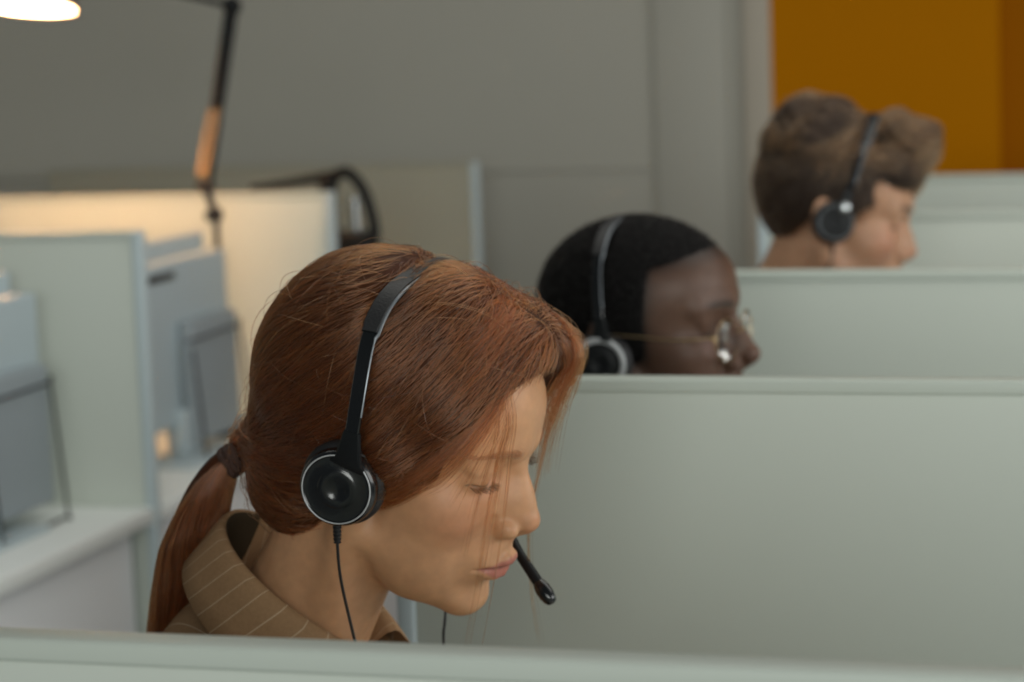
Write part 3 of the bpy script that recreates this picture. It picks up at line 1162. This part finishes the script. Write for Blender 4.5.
# ponytail: a tied tail hanging behind the collar
r = np.random.default_rng(3)
pt_px = [(-.722, 1.690, 1.222), (-.737, 1.690, 1.214), (-.752, 1.690, 1.190), (-.767, 1.692, 1.155), (-.777, 1.694, 1.115), (-.788, 1.696, 1.075), (-.800, 1.698, 1.03), (-.806, 1.70, .985), (-.81, 1.70, .95)]
pr = [.0095, .0130, .0205, .0260, .0265, .0240, .0205, .015, .006]
cen = np.array([list(v) for v in bez(pt_px, 6)])
rad = np.interp(np.linspace(0, len(pr) - 1, len(cen)), np.arange(len(pr)), pr)
MB().tube([Vector(c - woman.rl) for c in cen], [x * .80 for x in rad], 20).build('ponytail', M['hair_red'], woman.root)
pony = [o for o in bpy.data.objects if o.name.startswith('ponytail')][-1]
st = []
for k in range(3400):
    a, q = r.uniform(0, 2 * math.pi), math.sqrt(r.random())
    q = .55 + .50 * q
    i0 = 0 if r.random() < .75 else r.integers(0, len(cen) // 2)
    i1 = len(cen) - r.integers(1, len(cen) // 3)
    tw = r.normal() * .25
    ii = np.arange(i0, i1, 2)
    if len(ii) < 5:
        continue
    ang = a + tw * ii / len(cen) + .12 * np.sin(ii * .25 + a * 3)
    off = np.stack([np.cos(ang), np.sin(ang) * 1.0, .35 * np.cos(ang)], -1) * (rad[ii] * q)[:, None]
    st.append(cen[ii] + off - woman.rl + r.normal(size=3) * .0004)
curves_obj('ponytail_strands', st, .00018, M['strand_red'], pony)
M['tie'] = mat('brown hair tie', srgb(52, 30, 20), .8, bump=.5, bscale=400)
tm = MB()
for k in range(3):
    c0, c1 = Vector(cen[0] - woman.rl), Vector(cen[8] - woman.rl)
    ax = (c1 - c0).normalized()
    u = ax.orthogonal().normalized()
    v = ax.cross(u)
    c = c0 + ax * (.002 + .005 * k)
    tm.tube([c + (.0100 + .0008 * math.sin(5 * t + k)) * (math.cos(t) * u + math.sin(t) * v) + ax * .0015 * math.sin(3 * t + k) for t in [2 * math.pi * j / 36 for j in range(37)]], (.0034), 8)
tm.build('hair_tie', M['tie'], woman.root)

# loose locks hanging from the temples past the cheek and in front of the face
Q = lambda x, y, z: woman.p.to_world(np.array([[x, y, z]]))[0]


def lock(pts, n, spread, seed, rad_=.00016, close=.5):
    r = np.random.default_rng(seed)
    base = np.array([list(v) for v in bez([Vector(p) for p in pts], 7)])
    out = []
    for k in range(n):
        j = r.normal(size=3) * spread
        j2 = r.normal(size=3) * spread
        t = np.linspace(0, 1, len(base))[:, None]
        a = base + j * (close + (1 - close) * t) + j2 * np.sin(t * 3 + k) * .5
        m_ = len(a) if r.random() < .6 else r.integers(len(a) // 2, len(a))
        out.append(a[:m_] - woman.rl)
    return out


def hang(x, y, z, length, dx=0, dy=0, bulge=.0):
    """A lock from head point (mm) that falls straight down in the room."""
    p0 = Q(x, y, z)
    return [p0, p0 + np.array([dx * .3 + bulge, dy * .3, -length * .3]), p0 + np.array([dx * .7 + bulge, dy * .7, -length * .65]), p0 + np.array([dx, dy, -length])]


W_ = lambda pts: [Q(*p) for p in pts]
ls = []
# near side: hair falling from the parting over the temple and back to the ear
ls += lock(W_([(70, -30, 100), (74, -46, 78), (68, -60, 56), (56, -69, 34), (40, -75, 13), (20, -78, -4), (-20, -82, -18)]), 300, .0042, 1)
ls += lock(W_([(78, -26, 97), (82, -40, 77), (78, -52, 56), (70, -60, 36), (60, -65, 18), (46, -68, 5)]), 60, .0036, 2)
ls += lock(W_([(80, -28, 95), (86, -40, 74), (84, -49, 52), (79, -55, 30), (74, -57, 10), (70, -57, -6)]), 12, .0034, 3)
# fine loose strands hanging past the eye and mouth
ls += lock(W_([(80, -38, 88), (91, -42, 66), (91, -43, 42), (90, -37, 0), (91, -33, -48), (94, -35, -112)]), 20, .0024, 4)
ls += lock(W_([(78, -42, 84), (88, -46, 60), (88, -48, 34), (85, -46, 0), (84, -42, -40)]), 9, .0034, 5)
ls += lock(W_([(82, -34, 90), (93, -36, 66), (95, -36, 40), (97, -30, 0), (100, -28, -48), (103, -30, -112)]), 5, .0016, 6)
# far side: a tuft that drops in front of the forehead, thinning downwards
ls += lock(W_([(60, 30, 126), (92, 40, 112), (102, 40, 96), (98, 38, 74), (95, 36, 48), (95, 36, 8)]), 150, .0050, 7)
ls += lock(W_([(70, 36, 118), (96, 44, 104), (100, 44, 84), (95, 42, 60), (92, 42, 30)]), 130, .0052, 8)
ls += lock(W_([(92, 42, 108), (102, 40, 92), (96, 37, 52), (95, 35, 8), (98, 34, -40), (110, 34, -84), (125, 36, -124)]), 14, .0016, 9)
curves_obj('loose_locks', ls, .00012, M['strand_red'], woman.hair)

# eyelashes and brow hairs
r = np.random.default_rng(12)
el = []
for sd in (-1, 1):
    for k in range(46):
        t = k / 45
        y_ = 25 + 23 * t
        x_ = float(np.interp(y_, [23, 29, 35, 42, 49], [82.5, 84.8, 84.9, 81.5, 74.5]))
        b0 = np.array([x_, sd * y_, 11.2 + .0035 * (y_ - 34) ** 2])
        out = np.array([.90, sd * (.05 + .4 * t), -.34]) + r.normal(size=3) * .06
        Ln = 7.5 + 2.5 * t
        el.append(np.array([b0 + out * Ln * u + np.array([0, 0, 2.6 * u * u]) for u in np.linspace(0, 1, 6)]))
M['lash'] = hair_mat('dark lash hair', (.004, .003, .002), .4, .2)
curves_obj('eyelashes', [a for a in woman.to_root(np.array(el))], .00012, M['lash'], woman.body)
M['browhair'] = hair_mat('light brown brow hair', srgb(120, 76, 48), .4, .25)
bs = []
for sd in (-1, 1):
    for k in range(300):
        ay = r.uniform(15, 54)
        z_ = 34 + 3.0 * math.sin(min(1, max(0, (ay - 15) / 38)) * 2.4) + r.normal() * 1.7 * (1 - .5 * (ay - 15) / 39)
        bs.append((ay, z_, sd))
P0 = np.array([[100 - .012 * (a - 8) ** 2, sd * a, z_] for a, z_, sd in bs], np.float32)
for it in range(4):
    P0 = P0 - grad(lambda p: head_sdf(p, gW), P0) * head_sdf(P0, gW)[:, None]
P0 = P0.astype(np.float32)
br = []
dl = np.array([[-.25, sd * .9, .42 - .7 * (a - 15) / 39] for a, z_, sd in bs])
for u in np.linspace(0, 1, 5):
    pp = (P0 + dl * 7 * u).astype(np.float32)
    pp = pp - grad(lambda p: head_sdf(p, gW), pp) * (head_sdf(pp, gW)[:, None] - .5 - .5 * math.sin(u * 3))
    br.append(pp)
curves_obj('eyebrows', [a for a in woman.to_root(np.stack(br, 1))], .00011, M['browhair'], woman.body)

# jacket collar: folded band standing off the neck
nrm_c = np.array([.60, 0, .80])
fwd_c = np.array([.80, 0, -.60])
lat_c = np.array([0, 1, 0])
CC = np.array([-.679, 1.690, 1.125])


def ring(a, r_, h, ex=1.0):
    return CC + nrm_c * h + r_ * (-math.cos(a) * (1.0 if math.cos(a) > 0 else 1.3) * fwd_c + math.sin(a) * lat_c * ex)


cb = bmesh.new()
rows = []
AN = np.linspace(-2.6, 2.6, 91)
prof = [(.060, -.040), (.063, -.018), (.068, .002), (.072, .008), (.0750, .0085), (.0765, .004), (.0775, -.009), (.0785, -.022), (.0795, -.035), (.078, -.0365), (.0775, -.023), (.0765, -.010)]
lay = cb.verts.layers.float.new('stripe')
for a in AN:
    wv = 1 + .03 * math.sin(a * 3.1) + .02 * math.sin(a * 7 + 1)
    fl_ = abs(a) / 2.5
    row = []
    for r_, h in prof:
        rr_ = r_ * (1 + (.01 + .22 * fl_) * (r_ > .0755) * (r_ - .074) / .0055 * wv) + .004 * math.sin(a * 5) * (r_ > .085)
        hh = h * (1 + .5 * fl_ * (r_ > .077)) - .006 * fl_
        v = cb.verts.new(Vector(ring(a, rr_, hh, .86) - woman.rl))
        v[lay] = a * .085 + .35 * h + 3
        row.append(v)
    rows.append(row)
for ra, rb in zip(rows, rows[1:]):
    for k in range(len(prof) - 1):
        cb.faces.new((ra[k], ra[k + 1], rb[k + 1], rb[k]))
cb.faces.index_update()
cme = bpy.data.meshes.new('collar')
for f_ in cb.faces:
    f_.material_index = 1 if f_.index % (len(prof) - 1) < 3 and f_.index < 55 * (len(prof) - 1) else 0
bmesh.ops.recalc_face_normals(cb, faces=cb.faces)
cb.to_mesh(cme)
cb.free()
cme.polygons.foreach_set('use_smooth', np.ones(len(cme.polygons), bool))
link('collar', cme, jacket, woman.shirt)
cme.materials.append(mat('shaded collar inside', srgb(58, 48, 34), .9, bump=.3, bscale=900, spec=.15))  # inner back of the collar: shade under the hair painted as dark cloth
# ---- the man in glasses
def m_hair(P):
    d = ell(P, (-6, 0, 43), (104, 79.5, 82.5))
    x, y, z = P[..., 0], P[..., 1], P[..., 2]
    top = z - (85 - .0016 * y * y - .0022 * np.maximum(62 - x, 0) ** 2 * 1.0)
    front = (24 + .12 * (z - 18)) - x
    face = np.maximum(top, front)
    low = (-30 + .55 * np.minimum(x + 20, 0)) - z
    d = d + .5 * vnoise(P, .35, 8)
    d = smax(d, -face, 6)
    return smax(d, low, 4)


skinD = skin_mat('dark brown skin', .48, .10, spec=.4)
QM = (-.116, -.036, .036, -.614, 2.591, 1.194, 1.106)
gM = dict(fem=False, fine=2.2, tone=(.100, .051, .032), blush=(.105, .048, .030), lip=srgb(110, 62, 54)[:3], brow=srgb(24, 18, 15)[:3], brow_w=.8,
          skin=skinD, lash_w=2.2, nose_w=3, nose_len=4, fade=(m_hair, (.006, .004, .0035)), lid=7.5, ear=1.0, ear_y=72, skull=((-4, 0, 42), (97, 74, 78)), neck_cut=np.array([.02, 0, -.02]))
shirtM = stripe_mat('grey shirt cloth', srgb(110, 114, 120), srgb(120, 124, 130), .03, .002)
man = Person(QM, gM, (-.715, 2.600, 1.020), 'man with short black hair and thin rimmed glasses, face half hidden by a divider', shirtM)


M['hair_black'] = mat('black cropped hair', (.0035, .003, .003, 1), .85, bump=.9, bscale=500, spec=.12)
M['strand_black'] = hair_mat('black hair strands', (.003, .0024, .002), .6, .3)
mv, mf = man.hair_cap(m_hair, ((-120, -95, -60), (110, 95, 135)), 2.6, M['hair_black'])
sd_ = pick_seeds(mv, mf, 6000, 31)
gn = grad(m_hair, sd_.astype(np.float32))
rr = np.random.default_rng(5)
dv = nrm(gn + rr.normal(size=gn.shape) * .55)
fz = np.stack([sd_ + dv * u for u in (-1, 1.2, 3.0)], 1)
curves_obj('hair_strands', [a for a in man.to_root(fz)], .00022, M['strand_black'], man.hair)

# glasses
gl = empty('eyeglasses', None, 'thin gold wire eyeglasses worn by the man with black hair', 'glasses', None, man.p.mw)
k = man.p.s / 1000
LC = [Vector((98, sd * 32, 1)) for sd in (-1, 1)]
for sd, c in zip((-1, 1), LC):
    def oval(a, f=1.0):
        return c + Vector((-.10 * 22 * math.sin(a) * 0 - abs(math.cos(a)) * 1.2 - 6 * math.cos(a) * .5 * 1, sd * 25 * math.cos(a) * f, 21 * math.sin(a) * f))
    MB().tube([oval(2 * math.pi * j / 48) * k for j in range(49)], .65 * k, 8, caps=False).build('rim', M['gold'], gl)
    lb = bmesh.new()
    ct = [lb.verts.new((c + Vector((t, 0, 0))) * k) for t in (1.4, .2)]
    for ci, t in ((0, .6), (1, -.6)):
        rg = [lb.verts.new((oval(2 * math.pi * j / 48, .985) + Vector((t, 0, 0))) * k) for j in range(48)]
        for j in range(48):
            lb.faces.new((ct[ci], rg[j], rg[(j + 1) % 48]))
        if ci == 0:
            r0 = rg
        else:
            for j in range(48):
                lb.faces.new((r0[j], r0[(j + 1) % 48], rg[(j + 1) % 48], rg[j]))
    bmesh.ops.recalc_face_normals(lb, faces=lb.faces)
    lm = bpy.data.meshes.new('lens')
    lb.to_mesh(lm)
    lb.free()
    lm.polygons.foreach_set('use_smooth', np.ones(len(lm.polygons), bool))
    link('lens', lm, M['lens'], gl)
    h0 = c + Vector((-4.5, sd * 25, 6))
    tp = MB().tube([p * k for p in bez([h0, h0 + Vector((-5, sd * 4, 1)), Vector((60, sd * 75, 9)), Vector((10, sd * 80, 15)), Vector((-12, sd * 80, 15)), Vector((-26, sd * 79, 2)), Vector((-30, sd * 78, -14))], 8)], 1.0 * k, 8).build('temple', M['gold'], gl)
    MB().ball((h0 + Vector((-1, sd * 2, 0))) * k, 2.6 * k, 12).build('hinge', M['gold'], tp)
    MB().ball(Vector((101, sd * 11, -3)) * k, 4.2 * k, 12, (.8, .35, 1)).build('nose_pad', M['lens'], gl)
MB().tube([p * k for p in bez([LC[0] + Vector((2, 25, 4)), Vector((106, -4, 8)), Vector((106, 4, 8)), LC[1] + Vector((2, -25, 4))], 6)], 1.0 * k, 8).build('bridge', M['gold'], gl)

# ---- the man with brown hair
skinB = skin_mat('light skin', .48, .08)
QB = (.15, .198, -.08, -.542, 3.498, 1.243, 1.101)
gB = dict(fem=False, fine=2.4, tone=(.43, .24, .145), blush=(.41, .18, .11), lip=srgb(180, 104, 92)[:3], brow=srgb(60, 40, 28)[:3], brow_w=.95,
          skin=skinB, lash_w=2.6, lid=8.0, ear=1.0, ear_y=73, stubble=srgb(150, 110, 90)[:3], neck_cut=np.array([.02, 0, -.02]))
shirtB = stripe_mat('brownish red shirt cloth', srgb(92, 48, 38), srgb(100, 54, 44), .03, .002)
young = Person(QB, gB, (-.640, 3.515, 1.070), 'man with tousled brown hair seen in front of the yellow wall, wearing a headset', shirtB)


def b_shell(P):
    d = ell(P, (-10, 0, 52), (104, 79, 100))
    d = smin(d, ell(P, (72, 0, 120), (46, 58, 42)), 20)
    d = smin(d, ell(P, (-35, 0, 95), (76, 66, 70)), 14)
    d = smin(d, ell(P, (64, 0, 84), (44, 66, 40)), 12)
    x, y, z = P[..., 0], P[..., 1], P[..., 2]
    d = d + 8.0 * np.exp(-((x - 30) / 13) ** 2) * sstep(90, 150, z)
    q = np.stack([x - .5 * z, y, z + .4 * x], -1)
    up = sstep(60, 120, z)
    return d + (1.0 + 4.5 * up) * vnoise(q, .06, 33) + 2.2 * up * vnoise(q, .14, 34)


def b_hair(P):
    d = b_shell(P)
    x, z = P[..., 0], P[..., 2]
    L = np.interp(x, [-130, -66, -60, -12, 0, 16, 24, 32, 54, 90, 100, 140], [-50, -48, -34, 24, 26, 0, 2, 20, 34, 58, 64, 66]).astype(np.float32)
    d = smax(d, (L - z) * .6, 5)
    return smax(d, x - (104 + .35 * (z - 70)), 6)


M['hair_brown'] = mat('brown hair mass', srgb(34, 23, 16), .7, noise=.4, nscale=70, bump=.6, bscale=250, spec=.25)
M['strand_brown'] = hair_mat('brown strands', srgb(56, 38, 25), .3, .5)
bv, bf = young.hair_cap(b_hair, ((-135, -100, -70), (140, 100, 190)), 2.6, M['hair_brown'])


def b_dir(P):
    x, y, z = P[..., 0], P[..., 1], P[..., 2]
    down = np.stack([-.35 * np.ones_like(x), np.zeros_like(x), -np.ones_like(x)], -1)
    fwd = np.stack([1.0 * np.ones_like(x), .35 * np.sin(x * .05), .5 * np.ones_like(x)], -1)
    w = sstep(45, 100, z)[..., None]
    return nrm(down * (1 - w) + fwd * w)


onb = lambda c: (np.abs(b_shell(c.astype(np.float32))) < 3).astype(float)
clump = lambda c: onb(c) * (c[:, 2] > 70) * np.clip(vnoise(np.stack([c[:, 0] * .35, c[:, 1], c[:, 2] * .8], -1).astype(np.float32), .075, 35) * 1.6 + .1, 0, 1)
M['strand_light'] = hair_mat('light brown strands', srgb(112, 76, 48), .3, .5)
Ab = young.strands(b_shell, b_dir, pick_seeds(bv, bf, 6500, 41, onb), 8, 4.0, 4.0, 6, .30)
Ac = young.strands(b_shell, b_dir, pick_seeds(bv, bf, 2400, 42, clump), 8, 4.6, 7.0, 7, .34)
curves_obj('hair_strands', [a for a in young.to_root(Ab)], .00024, M['strand_brown'], young.hair)
o_ = curves_obj('light_hair_strands', [a for a in young.to_root(Ac)], .00028, M['strand_light'], young.hair)
# ------------------------------------------------------------------ headsets (built in head millimetres)
def headset(pose, label, cup, ring, band, band_w, edge_from=None, boom=None, cables=(), ring_mat='ring', button=None, cup_mat='gloss', far_y=97, face=(.16, -1, .06)):
    """cup = centre of the near cup; ring = (radius, thickness); band = near half of the band path from cup to crown, mirrored to the far side."""
    r = empty('headset', None, label, 'headset', 'black headsets worn by the three people', pose.mw)
    k = pose.s / 1000
    v = lambda p: Vector(p) * k
    cup = Vector(cup)
    R, T = ring

    def cup_set(c, sgn):
        # local z of the lathe points outwards (away from the head)
        o = Vector((face[0], face[1] * -sgn, face[2]))
        m = Matrix.Translation(c * k) @ o.to_track_quat('Z', 'Y').to_matrix().to_4x4() @ Matrix.Scale(k, 4)
        body = MB().lathe([(0, -6), (R * 1.10, -6), (R * 1.14, -3), (R * 1.13, 1), (R * 1.06, 4.5), (R * 1.0, 5.6), (R * .98, 5.6), (R * .95, 4.6), (R * .60, 3.8), (R * .56, 4.4), (R * .50, 4.9), (R * .3, 4.9), (R * .26, 4.2), (0, 4.0)], m, 56).build('ear_cup', M[cup_mat], r)
        MB().lathe([(R * .55, -6.2), (R * 1.02, -6.2), (R * 1.20, -9), (R * 1.26, -13), (R * 1.22, -18), (R * 1.0, -21.5), (R * .7, -21.5), (R * .55, -17)], m, 48, True).build('ear_cushion', M['leather'], r)
        a = [2 * math.pi * j / 10 for j in range(10)]
        MB().lathe([(R * 1.0 + T * .5 * math.cos(t), 5.4 + min(T, 2.2) * .5 * math.sin(t)) for t in a], m, 64, True).build('ring', M[ring_mat], body)
        return body
    near = cup_set(cup, -1)
    far = cup_set(Vector((cup.x, far_y, cup.z)), 1)
    # headband
    pts = [Vector(p) for p in band]
    mir = [Vector((p.x, -p.y, p.z)) for p in reversed(pts[:-1])]
    full = bez(pts + mir, 8)
    n = len(full)
    wd = Vector((1, 0, 0))
    i0, i1 = int(n * .27), int(n * .73)
    MB().strip([p * k for p in full], wd, band_w * .78 * k, 3.0 * k).build('headband', M['gloss'], r)
    up = full[i0:i1]
    hb = MB().strip([p * k for p in up], wd, [band_w * k * (1 if 1 < j < len(up) - 2 else .9) for j in range(len(up))], 6.5 * k).build('headband_pad', M['leather'], r)
    ed = [p + Vector((band_w * .5 * (1.0 if i0 <= j < i1 else .80), 0, 0)) for j, p in enumerate(full)]
    a, b = int(n * .12), n - int(n * .12)
    MB().tube([(p + (p - Vector((p.x, 0, 40))).normalized() * 1.4) * k for p in ed[a:b]], [1.3 * k if i0 - 1 <= j + a <= i1 else .7 * k for j in range(b - a)], 8).build('metal_edge', M['bandgrey'], hb)
    # yokes joining band and cups
    for sg, cy in ((-1, cup.y), (1, far_y)):
        c = Vector((cup.x, cy, cup.z))
        p0 = Vector((pts[0].x, sg * abs(pts[0].y), pts[0].z))
        MB().strip([(c + Vector((1, sg * -9, R * .4))) * k, (c * .4 + p0 * .6 + Vector((0, sg * -4.0, 2))) * k, p0 * k, Vector((pts[1].x, sg * abs(pts[1].y), pts[1].z)) * k], wd, [R * 1.7 * k, R * 1.5 * k, band_w * 1.5 * k, band_w * .9 * k], [6 * k, 6 * k, 5 * k, 4 * k]).build('yoke', M['black'], r)
    if button:
        c = Vector(button)
        MB().lathe([(0, 3), (4.6, 3), (6.2, 2), (6.6, 0), (6.4, -5), (0, -5)], Matrix.Translation(c * k) @ Matrix.Rotation(math.radians(90), 4, 'X') @ Matrix.Scale(k, 4), 24).build('hinge_button', M['chrome'], near)
    if boom:
        bp = bez(boom, 8)
        m_ = int(len(bp) * .90)
        MB().tube([p * k for p in bp[:m_]], [float(x) * k for x in np.interp(np.arange(m_), [0, m_ * .5, m_ - 1], [4.2, 3.4, 4.2])], 14).build('microphone_boom', M['black'], r)
        e0, e1 = Vector(boom[-1]), Vector(boom[-1]) + (Vector(boom[-1]) - Vector(boom[-2])).normalized() * 5
        d = (bp[-1] - bp[-6]).normalized()
        s0 = bp[m_ - 1]
        L = (bp[-1] - s0).length
        MB().tube([(s0 + d * (L * t)) * k for t in (0, .08, .3, .6, .85, .96, 1.0)], [x * k for x in (4.4, 5.2, 6.0, 6.0, 4.8, 3.6, 2.0)], 14).build('microphone', M['gloss'], r)
    for path in cables:
        p0 = Vector(path[0])
        p1 = p0 + (Vector(path[1]) - p0).normalized() * 15
        sr = []
        for j in range(31):
            t = j / 30
            sr.append((p0.lerp(p1, t), (3.3 if (j // 3) % 2 == 0 else 2.5) * (1 - .15 * t)))
        rel = MB().tube([q * k for q, _ in sr], [x * k for _, x in sr], 12).build('strain_relief', M['cable'], r)
        MB().tube([q * k for q in bez(path, 10)], 1.15 * k, 8).build('cable', M['cable'], r)
    return r


lw_ = lambda p: tuple(woman.p.to_local(np.array(p)))
headset(woman.p, 'black headset with chrome ringed ear cup and microphone boom worn by the red haired woman',
        (-1, -97, -1), (24.6, 1.1),
        [(4, -101, 22), (3, -101, 44), (-1, -95, 77), (-7, -82, 103), (-10, -65, 121), (-10.5, -41, 132), (-10.5, 0, 136)], 13.5,
        boom=[(4, 99, -8), (30, 92, -30), (60, 68, -48), (88, 42, -61), (108, 30, -70), (133, 20, -83)],
        cables=[[(1.5, -93, -29), (4, -91, -45), (9.5, -84, -75), (24, -72, -122), (34, -66, -150), (44, -60, -180), lw_((-.47, 1.60, .95)), lw_((-.42, 1.62, .82)), lw_((-.37, 1.64, .744)), lw_((-.28, 1.66, .7335)), lw_((-.1, 1.66, .7335))],
                [(6, 97, -26), (14, 92, -70), (32, 70, -125), (39.6, 60, -149), (44, 58, -170), lw_(woman.p.to_world(np.array([44., 58, -170])) + np.array([.002, 0, -.08])), lw_((-.40, 1.69, .82)), lw_((-.36, 1.68, .744)), lw_((-.28, 1.67, .7335)), lw_((-.1, 1.665, .7335))]])
headset(man.p, 'black headset with a wide grey ear cup ring, worn by the man in glasses',
        (-14, -94, -10), (24.0, 5.5),
        [(-10, -96, 14), (-11, -95, 36), (-14, -88, 62), (-16, -76, 88), (-16, -58, 108), (-16, -34, 118.5), (-16, 0, 122.5)], 12, cup_mat='black',
        boom=[(-14, 97, -16), (16, 92, -36), (50, 74, -52), (84, 46, -62), (112, 24, -70)],
        cables=[[(-15, -94, -36), (-12, -92, -56), (-4, -84, -90), tuple(man.p.to_local(np.array((-.47, 2.52, .95)))), *[tuple(man.p.to_local(np.array(q_))) for q_ in ((-.40, 2.55, .80), (-.36, 2.55, .744), (-.28, 2.55, .7335), (-.1, 2.56, .7335))]]])
headset(young.p, 'black headset with a small silver hinge button, worn by the man with brown hair',
        (1, -95, 3), (22.0, 1.2),
        [(9, -96, 26), (12, -95, 44), (16, -88, 76), (20, -78, 104), (24, -62, 128), (27, -36, 146), (28, 0, 152)], 11,
        boom=[(4, 97, -4), (34, 92, -28), (62, 70, -46), (92, 44, -58), (116, 24, -66)], button=(10, -99, 24), ring_mat='bandgrey', cup_mat='black',
        cables=[[(3, -95, -22), (6, -92, -44), (12, -84, -80), tuple(young.p.to_local(np.array((-.46, 3.42, .98)))), *[tuple(young.p.to_local(np.array(q_))) for q_ in ((-.40, 3.45, .80), (-.36, 3.45, .744), (-.28, 3.45, .7335), (-.1, 3.46, .7335))]]])
